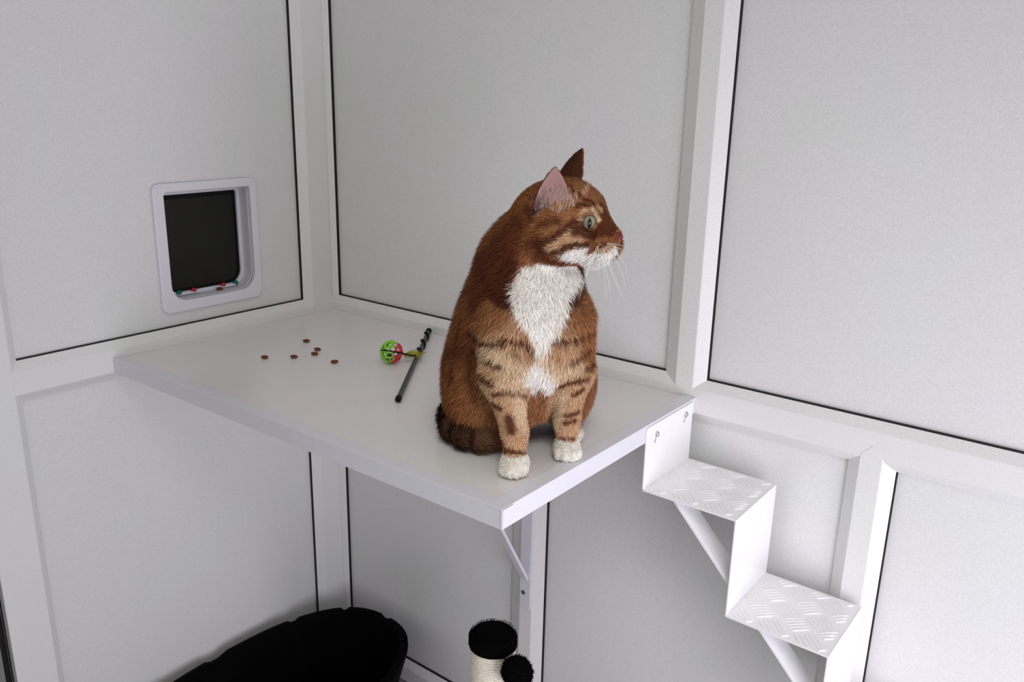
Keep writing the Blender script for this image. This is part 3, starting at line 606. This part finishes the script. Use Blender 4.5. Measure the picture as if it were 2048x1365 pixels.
class Field:
    def __init__(s, lo, hi, h):
        s.lo = np.array(lo, float); s.h = h
        s.n = np.ceil((np.array(hi) - s.lo) / h).astype(int) + 1
        s.phi = np.full(s.n, 0.5, np.float32)
    def sub(s, a, b):
        i0 = np.clip(np.floor((a - s.lo) / s.h).astype(int), 0, s.n - 1)
        i1 = np.clip(np.ceil((b - s.lo) / s.h).astype(int) + 1, 1, s.n)
        sl = tuple(slice(i0[k], i1[k]) for k in range(3))
        ax = [(s.lo[k] + s.h * np.arange(i0[k], i1[k])).astype(np.float32) for k in range(3)]
        g = np.stack(np.meshgrid(*ax, indexing='ij'), -1)
        return sl, g
    def add(s, fn, a, b, k, cut=False):
        sl, g = s.sub(a - 0.05, b + 0.05)
        d = fn(g); o = s.phi[sl]
        if cut:
            d = -d; h = np.maximum(k - np.abs(o - d), 0) / k; s.phi[sl] = np.maximum(o, d) + h * h * k * .25
        else:
            h = np.maximum(k - np.abs(o - d), 0) / k; s.phi[sl] = np.minimum(o, d) - h * h * k * .25
    def ell(s, c, r, k=0.02, basis=None, cut=False):
        c = np.array(c, float); r = np.array(r, float); m = r.max()
        def fn(g):
            p = g - c.astype(np.float32)
            if basis is not None: p = p @ basis.T.astype(np.float32)
            k0 = np.sqrt(((p / r) ** 2).sum(-1)); k1 = np.sqrt(((p / (r * r)) ** 2).sum(-1)) + 1e-9
            return (k0 * (k0 - 1) / k1).astype(np.float32)
        s.add(fn, c - m, c + m, k, cut)
    def cap(s, a, ra, b, rb, k=0.02):
        a = np.array(a, float); b = np.array(b, float); m = max(ra, rb)
        def fn(g):
            p = g - a; d = b - a; t = np.clip((p @ d) / (d @ d), 0, 1)
            return (np.linalg.norm(p - t[..., None] * d, axis=-1) - (ra + (rb - ra) * t)).astype(np.float32)
        s.add(fn, np.minimum(a, b) - m, np.maximum(a, b) + m, k)
    def chain(s, pts, k=0.02):
        for (a, ra), (b, rb) in zip(pts[:-1], pts[1:]): s.cap(a, ra, b, rb, k)

TAIL = [(V3(-.095, .075, .055), .026), (V3(-.124, .048, .032), .026), (V3(-.136, .008, .026), .0245), (V3(-.131, -.030, .0245), .0235),
        (V3(-.113, -.058, .024), .0225), (V3(-.092, -.068, .0235), .022), (V3(-.075, -.066, .0245), .0200)]
LEG_NEAR = [(V3(-.052, -.070, .215), .046), (V3(-.058, -.104, .128), .031), (V3(-.043, -.130, .056), .0158), (V3(-.0415, -.138, .022), .0152)]
LEG_FAR = [(V3(.031, -.048, .205), .040), (V3(.043, -.062, .125), .027), (V3(.036, -.074, .055), .0162), (V3(.036, -.077, .022), .0155)]
EYE_R = 0.0108
EYE_C = (.0398, .0280, .0045)
EYES = [hd(EYE_C[0], sgn * EYE_C[1], EYE_C[2]) for sgn in (1, -1)]
EAR = dict(b=(-.0140, .038, .014), t=(.001, .054, .0855), n=(.62, .78, .05), w=.0292)
def ear_frame(sgn):
    db, dt = (0, 0) if sgn > 0 else (-.009, .009)      # the far ear is pricked forward
    b = hd(EAR['b'][0] + db, sgn * EAR['b'][1], EAR['b'][2]); t = hd(EAR['t'][0] + dt, sgn * EAR['t'][1], EAR['t'][2])
    n = EAR['n'][0] * _f + sgn * EAR['n'][1] * _n + EAR['n'][2] * _u
    up = t - b; H = np.linalg.norm(up); up = up / H; n = n - up * (n @ up); n /= np.linalg.norm(n)
    return b, up, n, np.cross(up, n), H
EARS = [ear_frame(1), ear_frame(-1)]
def ear_w(t): return EAR['w'] * np.clip(1 - np.clip(t, 0, 1) ** 2.0, 0, 1) ** 0.85 * (.66 + .34 * sstep(-.15, .40, t))
def ear_local(fr, p):
    b, up, n, s, H = fr; q = p - b
    return q @ s, (q @ up) / H, q @ n

def cat_field(h):
    F = Field((-.205, -.205, -.006), (.145, .165, .48), h)
    # trunk: broad haunches narrowing to the chest and a thick neck
    F.ell((-.040, .018, .108), (.114, .104, .112), .03)
    F.ell((-.028, -.024, .205), (.088, .080, .105), .03)
    F.ell((-.062, .004, .180), (.070, .070, .085), .03)
    F.ell((-.030, -.002, .262), (.070, .068, .080), .03)
    F.cap((-.024, .000, .290), .063, (-.004, -.030, .350), .050, .03)
    F.ell((-.088, -.012, .075), (.062, .074, .074), .02)       # near thigh
    F.ell((.028, .040, .075), (.056, .070, .074), .02)         # far thigh
    F.cap((.030, .020, .018), .018, (.050, -.028, .015), .0165, .012)   # far hind foot
    F.ell((.0, -.060, .165), (.055, .045, .065), .02)          # chest ruff
    F.chain(LEG_NEAR, .014); F.chain(LEG_FAR, .014)
    for (cx, cy), yaw in (((-.042, -.146), -.15), ((.036, -.086), .15)):
        F.ell((cx, cy, .0145), (.0205, .0225, .0155), .01)
        for i in range(4):
            a = (-.0135, -.0048, .0048, .0135)[i]; fwd = (.012, .0185, .0185, .012)[i]
            F.ell((cx + a + yaw * fwd, cy - fwd, .0105), (.0068, .0095, .0100), .004)
    F.ell((-.003, .000, .012), (.026, .085, .050), .020, cut=True)      # gap under the belly between the legs
    F.chain(TAIL, .005)
    # head
    E = lambda c, r, k=.012: F.ell(hd(*c), r, k, HB)
    E((.000, 0, .006), (.055, .051, .0465), .02)
    for sg in (1, -1):
        E((.010, .031 * sg, -.022), (.042, .029, .036), .018)
        E((.029, .020 * sg, .016), (.020, .017, .011), .012)
        E((.0590, .0125 * sg, -.0370), (.0185, .0165, .0145), .006)
    E((.048, 0, -.036), (.029, .028, .024), .012)
    F.cap(hd(.042, 0, .008), .017, hd(.0705, 0, -.0215), .0095, .012)
    E((.0735, 0, -.0275), (.0085, .0085, .0065), .004)
    E((.046, 0, -.0525), (.018, .018, .0110), .005)
    F.cap(hd(-.005, 0, -.042), .030, hd(.038, 0, -.048), .021, .012)
    for k, sg in enumerate((1, -1)):                            # eye sockets
        F.ell(EYES[k] + .008 * (.6 * _f + .8 * sg * _n), (.0116, .0116, .0108), .004, HB, cut=True)
    # ears: thin curved shells
    for fr in EARS:
        b, up, n, s, H = fr
        def fn(g, fr=fr):
            q = g.reshape(-1, 3).astype(float)
            sv, t, qn = ear_local(fr, q)
            w = ear_w(t)
            mid = 12.0 * sv * sv - 0.004 + .003 * t
            th = .0028 - .0012 * np.clip(t, 0, 1)
            d = np.maximum(np.maximum(np.abs(qn - mid) - th, (np.abs(sv) - w) * .75), np.maximum((t - 1) * H, (-.25 - t) * H))
            return d.reshape(g.shape[:-1]).astype(np.float32)
        c = b + up * H * .5
        F.add(fn, c - .05, c + .05, .006)
    # flat underside resting on the shelf
    zz = F.lo[2] + F.h * np.arange(F.n[2])
    F.phi = np.maximum(F.phi, (0.0012 - zz).astype(np.float32)[None, None, :])
    return F

def surface_nets(F):
    phi = F.phi; neg = phi < 0
    c = np.zeros(tuple(np.array(phi.shape) - 1), np.int8)
    offs = [(i, j, k) for i in (0, 1) for j in (0, 1) for k in (0, 1)]
    sh = c.shape
    for o in offs: c += neg[o[0]:o[0] + sh[0], o[1]:o[1] + sh[1], o[2]:o[2] + sh[2]]
    act = np.argwhere((c > 0) & (c < 8))
    vals = np.stack([phi[act[:, 0] + o[0], act[:, 1] + o[1], act[:, 2] + o[2]] for o in offs], 1)
    acc = np.zeros((len(act), 3)); cnt = np.zeros(len(act))
    for a in range(8):
        for b in range(a + 1, 8):
            d = np.array(offs[b]) - np.array(offs[a])
            if np.abs(d).sum() != 1: continue
            va, vb = vals[:, a], vals[:, b]; m = (va < 0) != (vb < 0)
            t = np.where(m, va / np.where(m, va - vb, 1), 0)
            acc += m[:, None] * (np.array(offs[a]) + t[:, None] * d); cnt += m
    verts = F.lo + F.h * (act + acc / cnt[:, None])
    idx = np.full(sh, -1, np.int32); idx[tuple(act.T)] = np.arange(len(act))
    quads = []
    for ax in range(3):
        a1, a2 = (ax + 1) % 3, (ax + 2) % 3
        sl0 = [slice(None)] * 3; sl1 = [slice(None)] * 3; sl0[ax] = slice(0, -1); sl1[ax] = slice(1, None)
        s0 = neg[tuple(sl0)]; s1 = neg[tuple(sl1)]
        e = np.argwhere(s0 != s1)
        e = e[(e[:, a1] > 0) & (e[:, a2] > 0) & (e[:, a1] < sh[a1]) & (e[:, a2] < sh[a2])]
        fl = s0[tuple(e.T)]
        def cell(d1, d2):
            q = e.copy(); q[:, a1] -= d1; q[:, a2] -= d2; return idx[tuple(q.T)]
        q = np.stack([cell(1, 1), cell(0, 1), cell(0, 0), cell(1, 0)], 1)
        q[~fl] = q[~fl][:, ::-1]
        quads.append(q)
    return verts, np.concatenate(quads)

def seg_dist(p, a, b):
    d = b - a; L = d @ d
    t = np.clip(((p - a) @ d) / L, 0, 1) if L > 1e-12 else np.zeros(len(p))
    return np.linalg.norm(p - a - t[:, None] * d, axis=1), t
def vnoise(p, s, seed=0):
    r = np.zeros(len(p)); rg = np.random.RandomState(seed)
    for i in range(6):
        k = rg.normal(size=3); k /= np.linalg.norm(k); r += np.sin(p @ k * s * rg.uniform(.7, 1.5) + rg.uniform(0, 6.28))
    return r / 6
def lerp(a, b, t): return a + (b - a) * t[:, None]
def sstep(a, b, x):
    t = np.clip((x - a) / (b - a), 0, 1); return t * t * (3 - 2 * t)
COL = dict(o=V3(.205, .072, .021), s=V3(.080, .019, .006), t=V3(.55, .335, .190), w=V3(.95, .90, .82), d=V3(.100, .026, .007),
           l=V3(.68, .50, .33), n=V3(.30, .060, .045), m=V3(.31, .130, .052), p=V3(.40, .235, .215), b=V3(.035, .018, .016))
def tail_pos(p):
    best = np.full(len(p), 9.); arc = np.zeros(len(p)); L = 0; dirs = np.zeros((len(p), 3))
    for (a, ra), (b, rb) in zip(TAIL[:-1], TAIL[1:]):
        d, t = seg_dist(p, a, b); d = d - ra; l = np.linalg.norm(b - a); m = d < best
        best[m] = d[m]; arc[m] = L + t[m] * l; dirs[m] = (b - a) / l; L += l
    return best, arc / L, dirs
def leg_dist(p):
    d = np.full(len(p), 9.)
    for leg in (LEG_NEAR, LEG_FAR):
        for (a, ra), (b, rb) in zip(leg[1:-1], leg[2:]):
            q, t = seg_dist(p, a, b); d = np.minimum(d, q - (ra + (rb - ra) * t))
    return d
def lgm_ok(p): return 1 - sstep(.002, .006, leg_dist(p))
def cat_color(p, nrm):
    N = len(p); c = np.tile(COL['o'], (N, 1))
    nz = vnoise(p, 160, 1); nz2 = vnoise(p, 420, 2)
    front = np.clip(nrm @ V3(.35, -.93, .05), -1, 1)
    # paler front and legs, darker back, faint mackerel bands on the flanks
    c = lerp(c, COL['m'], sstep(.1, .9, front + .25 * nz) * .75)
    wv = .5 + .5 * np.sin((p[:, 0] * .8 + p[:, 1] * .55 + .18 * p[:, 2]) * 175 + 2.2 * vnoise(p, 45, 3))
    flank = sstep(.03, .12, p[:, 2]) * (1 - sstep(.26, .33, p[:, 2]))
    c = lerp(c, COL['d'], (wv ** 2) * .7 * flank * (1 - .6 * sstep(.3, .9, front)))
    lg = leg_dist(p)
    legm = (1 - sstep(.004, .022, lg)) * (1 - sstep(.13, .20, p[:, 2])) * sstep(-.3, .5, front + .4)
    c = lerp(c, COL['t'], legm * .92)
    hq = (p - HEAD_O) @ HB.T; mir = (np.linalg.norm(hq, axis=1) < .085) & (hq[:, 2] > -.06) & (hq[:, 1] < -.004)
    p0 = p; p = np.where(mir[:, None], HEAD_O + (hq * V3(1, -1, 1)) @ HB, p)   # both sides of the face carry the same marks
    for col, r, soft, pts in PAINT:
        d = np.full(N, 9.)
        pts = [np.array(q) for q in pts]
        if len(pts) == 1: d = np.linalg.norm(p - pts[0], axis=1)
        for a, b in zip(pts[:-1], pts[1:]): d = np.minimum(d, seg_dist(p, a, b)[0])
        d = d + .18 * r * nz2 + .12 * r * nz
        k = 1 - sstep(r * (1 - soft), r * (1 + soft), d)
        c = lerp(c, COL[col], k * (.95 if col in 'sd' else 1))
    p = p0
    # tail: dark brown with paler rings
    td, ta, _ = tail_pos(p)
    on_t = 1 - sstep(.002, .007, td)
    ring = sstep(.5, .95, .5 + .5 * np.sin(ta * 50 + .6 + .6 * nz))
    tc = lerp(np.tile(V3(.050, .017, .008), (N, 1)), V3(.22, .115, .062), ring * .85 * sstep(.12, .3, ta))
    tc = lerp(tc, V3(.150, .058, .030), sstep(.90, .96, ta))
    c = lerp(c, np.zeros(3), on_t * 0) * (1 - on_t)[:, None] + tc * on_t[:, None]
    # white paws
    paw = 1 - sstep(.028, .032, p[:, 2] + .0025 * nz)
    near_paw = np.minimum(np.hypot(p[:, 0] + .042, p[:, 1] + .148), np.hypot(p[:, 0] - .036, p[:, 1] + .088))
    paw *= 1 - sstep(.036, .040, near_paw)
    c = lerp(c, V3(.88, .83, .74), paw)
    hp = np.linalg.norm(p - V3(.052, -.030, .012), axis=1); c = lerp(c, V3(.80, .74, .66), (1 - sstep(.014, .022, hp)) * (1 - lgm_ok(p)))
    # ears
    for k, fr in enumerate(EARS):
        sv, t, qn = ear_local(fr, p)
        inn = (t > -.12) & (t < 1.05) & (np.abs(sv) < EAR['w'] * 1.15) & (np.abs(qn) < .03)
        face = (nrm @ fr[2])
        inside = inn * sstep(.0, .35, face) * sstep(.0, .10, t) * (np.abs(sv) < ear_w(t) + .0015) * (np.abs(qn - (12.0 * sv * sv - .004 + .003 * t)) < .0065)
        c = lerp(c, lerp(np.tile(COL['p'], (N, 1)), V3(.13, .075, .07), 1 - sstep(.05, .45, t + 8 * sv * (1 if k == 0 else -1))), inside * 1.)
        back = inn * sstep(.1, .5, -face) * sstep(.1, .4, t)
        c = lerp(c, V3(.085, .022, .010), back * .85)
    hl = (p - HEAD_O) @ HB.T
    chin = sstep(.030, .042, hl[:, 0]) * (1 - sstep(-.052, -.045, hl[:, 2] + .35 * (hl[:, 0] - .075) + .0015 * nz)) * (np.linalg.norm(hl, axis=1) < .105)
    c = lerp(c, COL['w'], chin * .95)
    # eyelid rims
    for e in EYES:
        d = np.linalg.norm(p - e, axis=1)
        c = lerp(c, V3(.36, .21, .12), (1 - sstep(EYE_R + .0020, EYE_R + .0045, d)) * .6)
        c = lerp(c, V3(.045, .022, .014), (1 - sstep(EYE_R + .0004, EYE_R + .0016, d)) * .85)
    return c

def build_cat():
    F = cat_field(.0020)
    v, q = surface_nets(F)
    # light smoothing that keeps the shape
    e = np.concatenate([q[:, [0, 1]], q[:, [1, 2]], q[:, [2, 3]], q[:, [3, 0]]])
    def smooth(v, lam):
        s = np.zeros_like(v); n = np.zeros(len(v))
        for k in range(3): s[:, k] = np.bincount(e[:, 0], v[e[:, 1], k], len(v)) + np.bincount(e[:, 1], v[e[:, 0], k], len(v))
        n = np.bincount(e[:, 0], minlength=len(v)) + np.bincount(e[:, 1], minlength=len(v))
        return v + lam * (s / n[:, None] - v)
    for i in range(2): v = smooth(smooth(v, .5), -.52)
    v[:, 2] = np.maximum(v[:, 2], .001)
    tri = np.concatenate([q[:, [0, 1, 2]], q[:, [0, 2, 3]]])
    fn = np.cross(v[tri[:, 1]] - v[tri[:, 0]], v[tri[:, 2]] - v[tri[:, 0]])
    vn = np.stack([np.bincount(tri.ravel(), np.repeat(fn[:, k], 3), len(v)) for k in range(3)], 1)
    vn /= np.linalg.norm(vn, axis=1)[:, None] + 1e-12
    col = cat_color(v, vn)
    # coat: short tapering hairs rooted in the skin
    rg = np.random.RandomState(7)
    area = np.linalg.norm(fn, axis=1); NS = HAIRS
    cen = v[tri].mean(1)
    wgt = area * np.where(np.linalg.norm(cen - HEAD_O, axis=1) < .10, 1.9, 1.0) * np.where(fn @ V3(0, -1, 0) > -area * .35, 1, .45)
    ti = rg.choice(len(tri), NS, p=wgt / wgt.sum())
    r1, r2 = rg.rand(NS), rg.rand(NS); m = r1 + r2 > 1; r1[m] = 1 - r1[m]; r2[m] = 1 - r2[m]
    A, B, C_ = (tri[ti, k] for k in range(3))
    w = np.stack([1 - r1 - r2, r1, r2], 1)[:, :, None]
    P = (np.stack([v[A], v[B], v[C_]], 1) * w).sum(1); Nn = (np.stack([vn[A], vn[B], vn[C_]], 1) * w).sum(1)
    Nn /= np.linalg.norm(Nn, axis=1)[:, None] + 1e-12
    hl = (P - HEAD_O) @ HB.T
    hdist = np.linalg.norm(hl / V3(.075, .06, .065), axis=1)
    hm = 1 - sstep(.95, 1.35, hdist)
    flow = np.tile(V3(-.22, .30, -1.), (NS, 1))
    hf = P - hd(.085, 0, -.020); hf /= np.linalg.norm(hf, axis=1)[:, None]
    flow = flow * (1 - hm)[:, None] + hf * hm[:, None]
    td, ta, tdir = tail_pos(P); tm = 1 - sstep(.003, .01, td)
    flow = flow * (1 - tm)[:, None] + tdir * tm[:, None]
    L = np.full(NS, .0140); 
    L = L + .006 * (1 - sstep(.03, .07, np.linalg.norm(P - V3(.0, -.11, .19), axis=1)))
    lgm = (1 - sstep(.004, .02, leg_dist(P))) * (1 - sstep(.10, .16, P[:, 2])); L = L * (1 - lgm) + .0048 * lgm
    L = L * (1 - hm) + (.0036 + .0050 * sstep(.03, .09, np.linalg.norm(P - hd(.07, 0, -.03), axis=1))) * hm
    L = np.where(P[:, 2] < .03, np.where(tm > .5, L, .0032), L)
    keep = P[:, 2] > .004; TUFT = np.zeros(NS, bool)
    for fr in EARS:
        sv, t, qn = ear_local(fr, P)
        inn = (t > .12) & (t < 1.1) & (np.abs(sv) < EAR['w'] * 1.2) & (np.abs(qn) < .022)
        L = np.where(inn, .0022, L); flow = np.where(inn[:, None], fr[1], flow)
        inside = inn & (Nn @ fr[2] > .2)
        tuft = inside & (rg.rand(NS) < .05) & (t < .55)
        L = np.where(tuft, .006 + .010 * rg.rand(NS), L); TUFT |= tuft
        keep &= ~(inside & ~tuft)
    for ey in EYES: keep &= np.linalg.norm(P - ey, axis=1) > EYE_R + .0035
    keep &= np.linalg.norm(P - hd(.0775, 0, -.028), axis=1) > .0085
    flow = flow + rg.normal(size=(NS, 3)) * .22
    flow -= Nn * (flow * Nn).sum(1)[:, None]; flow /= np.linalg.norm(flow, axis=1)[:, None] + 1e-9
    L = L * rg.uniform(.6, 1.25, NS)
    tilt = rg.uniform(.28, .82, NS) * (1 - .35 * hm)
    side = np.cross(flow, Nn); side /= np.linalg.norm(side, axis=1)[:, None] + 1e-9
    hw = .00042 * rg.uniform(.7, 1.3, NS)
    hc = cat_color(P, Nn) * rg.uniform(.62, 1.38, NS)[:, None]
    hc[TUFT] = V3(.55, .40, .33) * rg.uniform(.6, 1.2, TUFT.sum())[:, None]
    k = keep; P, Nn, flow, L, tilt, side, hw, hc = (a[k] for a in (P, Nn, flow, L, tilt, side, hw, hc)); n = len(P)
    root = P - Nn * .0006
    mid = P + (flow * .52 + Nn * (tilt * .62)[:, None]) * L[:, None]
    tip = P + (flow * .98 + Nn * (tilt * .80)[:, None]) * L[:, None]
    s1 = side * hw[:, None]
    hv = np.stack([root - s1, root + s1, mid + s1 * .8, mid - s1 * .8, tip], 1); hv[:, :, 2] = np.maximum(hv[:, :, 2], .0012)
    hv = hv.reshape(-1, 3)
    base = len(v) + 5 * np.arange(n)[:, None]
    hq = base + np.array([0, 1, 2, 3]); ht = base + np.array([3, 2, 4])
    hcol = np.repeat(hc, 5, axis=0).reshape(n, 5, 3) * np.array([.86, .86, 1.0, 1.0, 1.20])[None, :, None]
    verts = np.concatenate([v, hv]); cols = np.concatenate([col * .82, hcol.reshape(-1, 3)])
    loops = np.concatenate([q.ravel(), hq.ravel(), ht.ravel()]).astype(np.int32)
    sizes = np.concatenate([np.full(len(q) + n, 4), np.full(n, 3)]).astype(np.int32)
    starts = np.concatenate([[0], np.cumsum(sizes)[:-1]]).astype(np.int32)
    me = bpy.data.meshes.new('body')
    me.vertices.add(len(verts)); me.vertices.foreach_set('co', verts.astype(np.float32).ravel())
    me.loops.add(len(loops)); me.loops.foreach_set('vertex_index', loops)
    me.polygons.add(len(sizes)); me.polygons.foreach_set('loop_start', starts); me.polygons.foreach_set('loop_total', sizes)
    me.polygons.foreach_set('use_smooth', np.ones(len(sizes), bool))
    me.update(calc_edges=True)
    at = me.attributes.new('coat', 'FLOAT_COLOR', 'POINT')
    at.data.foreach_set('color', np.concatenate([np.clip(cols, 0, 1), np.ones((len(cols), 1))], 1).astype(np.float32).ravel())
    return me

# ---------------------------------------------------------------- assemble the cat
cat = thing('cat', 'ginger and white tabby cat sitting upright on the shelf looking right', 'cat', CAT_AT, CAT_RZ)
m, N, L, b = nodes_of('ginger coat')
a = N.new('ShaderNodeAttribute'); a.attribute_name = 'coat'; L.new(a.outputs['Color'], b.inputs['Base Color'])
b.inputs['Roughness'].default_value = .72; b.inputs['Specular IOR Level'].default_value = .18
me = build_cat(); me.materials.append(m)
body = bpy.data.objects.new('body', me); COLL.objects.link(body); body.parent = cat
# eyes: glossy eyeball with a pale green iris, dark slit pupil
m, N, L, b = nodes_of('cat eye')
tc = N.new('ShaderNodeTexCoord'); sx = N.new('ShaderNodeSeparateXYZ'); L.new(tc.outputs['Object'], sx.inputs[0])
cx = N.new('ShaderNodeCombineXYZ')
def mth(op, i0, v1=None, i1=None):
    n = N.new('ShaderNodeMath'); n.operation = op; L.new(i0, n.inputs[0])
    if i1 is not None: L.new(i1, n.inputs[1])
    elif v1 is not None: n.inputs[1].default_value = v1
    return n.outputs[0]
yy = mth('DIVIDE', sx.outputs['Y'], .0031); zz = mth('DIVIDE', sx.outputs['Z'], .0078)
rad = mth('SQRT', mth('ADD', mth('POWER', mth('ABSOLUTE', yy), 2.0), None, mth('POWER', mth('ABSOLUTE', zz), 2.0)))
ir = mth('SQRT', mth('ADD', mth('POWER', mth('ABSOLUTE', sx.outputs['Y']), 2.0), None, mth('POWER', mth('ABSOLUTE', sx.outputs['Z']), 2.0)))
r1 = N.new('ShaderNodeValToRGB'); L.new(mth('DIVIDE', ir, .0122), r1.inputs[0])
r1.color_ramp.elements[0].color = (.205, .19, .105, 1); r1.color_ramp.elements[0].position = .30
r1.color_ramp.elements[1].color = (.10, .065, .035, 1); r1.color_ramp.elements[1].position = .97
q = r1.color_ramp.elements.new(.72); q.color = (.23, .22, .15, 1)
r2 = N.new('ShaderNodeValToRGB'); L.new(rad, r2.inputs[0])
r2.color_ramp.elements[0].position = .90; r2.color_ramp.elements[0].color = (1, 1, 1, 1); r2.color_ramp.elements[1].position = 1.0; r2.color_ramp.elements[1].color = (0, 0, 0, 1)
mx = N.new('ShaderNodeMix'); mx.data_type = 'RGBA'; L.new(r2.outputs[0], mx.inputs[0]); L.new(r1.outputs[0], mx.inputs[6]); mx.inputs[7].default_value = (.004, .005, .006, 1)
L.new(mx.outputs[2], b.inputs['Base Color']); b.inputs['Roughness'].default_value = .30; b.inputs['Specular IOR Level'].default_value = .25; b.inputs['Coat Weight'].default_value = .10; b.inputs['Coat Roughness'].default_value = .05
for k, sg in enumerate((1, -1)):
    mb = MB(); mb.ball((0, 0, 0), EYE_R, 32, 20); e = mb.build('eye', m, cat, smooth=True)
    g = .52 * _f + .85 * sg * _n; g /= np.linalg.norm(g); zz_ = _u - g * (_u @ g); zz_ /= np.linalg.norm(zz_); yy_ = np.cross(zz_, g)
    R3 = Matrix([[g[i], yy_[i], zz_[i]] for i in range(3)]).to_4x4(); R3.translation = Vector(EYES[k]); e.matrix_local = R3
mb = MB(); 
mb.ball(Vector(hd(.0790, 0, -.0245)), .0060, 18, 12, (1, 1.0, .82)); o = mb.build('nose', mat('brick pink nose', (.135, .030, .022), .5, .4, noise=.1, nscale=400), cat, smooth=True)
M_WH = mat('white whisker', (.92, .92, .90), .4, .5)
for pts in WHISKERS:
    p = smoothpath([Vector(q) for q in pts], 6); n = len(p)
    mb = MB(); mb.tube(p, [.00036 * (1 - .75 * i / (n - 1)) for i in range(n)], 5); mb.build('whisker', M_WH, cat, smooth=True)

# ---------------------------------------------------------------- light and camera
w = bpy.data.worlds.new('world'); SC.world = w; w.use_nodes = True
bg = w.node_tree.nodes['Background']; bg.inputs[0].default_value = (1.0, .99, .975, 1); bg.inputs[1].default_value = .475
def area(name, loc, target, sx_, sy_, power, col):
    l = bpy.data.lights.new(name, 'AREA'); l.shape = 'RECTANGLE'; l.size = sx_; l.size_y = sy_; l.energy = power; l.color = col
    o = bpy.data.objects.new(name, l); COLL.objects.link(o); o.location = loc
    o.rotation_euler = (Vector(target) - Vector(loc)).to_track_quat('-Z', 'Y').to_euler(); return o
area('daylight', (2.35, -.86, .72), (1.0, -.25, .80), .9, 1.0, 17, (.95, .92, 1.05))
area('cat_fill_light', (1.75, -1.25, 2.35), (1.0, -.40, 1.0), .6, .6, 1.2, (1.0, .97, .93)).data.spread = math.radians(60)  # added narrow warm fill, brightens the cat and right part of the shelf

cam = bpy.data.cameras.new('camera'); co = bpy.data.objects.new('camera', cam); COLL.objects.link(co); SC.camera = co
cam.sensor_width = 36; cam.lens = 1689.845 / 2048 * 36; cam.clip_start = .05
yaw, pit, rol = .65565, -.28386, .02144
Fv = Vector((-math.sin(yaw) * math.cos(pit), math.cos(yaw) * math.cos(pit), math.sin(pit)))
Rv = Fv.cross(Vector((0, 0, 1))).normalized(); Uv = Rv.cross(Fv)
R2 = Rv * math.cos(rol) + Uv * math.sin(rol); U2 = Uv * math.cos(rol) - Rv * math.sin(rol)
MX = Matrix([[R2[i], U2[i], -Fv[i]] for i in range(3)]).to_4x4(); MX.translation = Vector((1.61899, -1.35953, SZ + .52636)); co.matrix_world = MX
SC.view_settings.view_transform = 'Standard'; SC.view_settings.look = 'None'; SC.view_settings.exposure = 0; SC.view_settings.gamma = 1
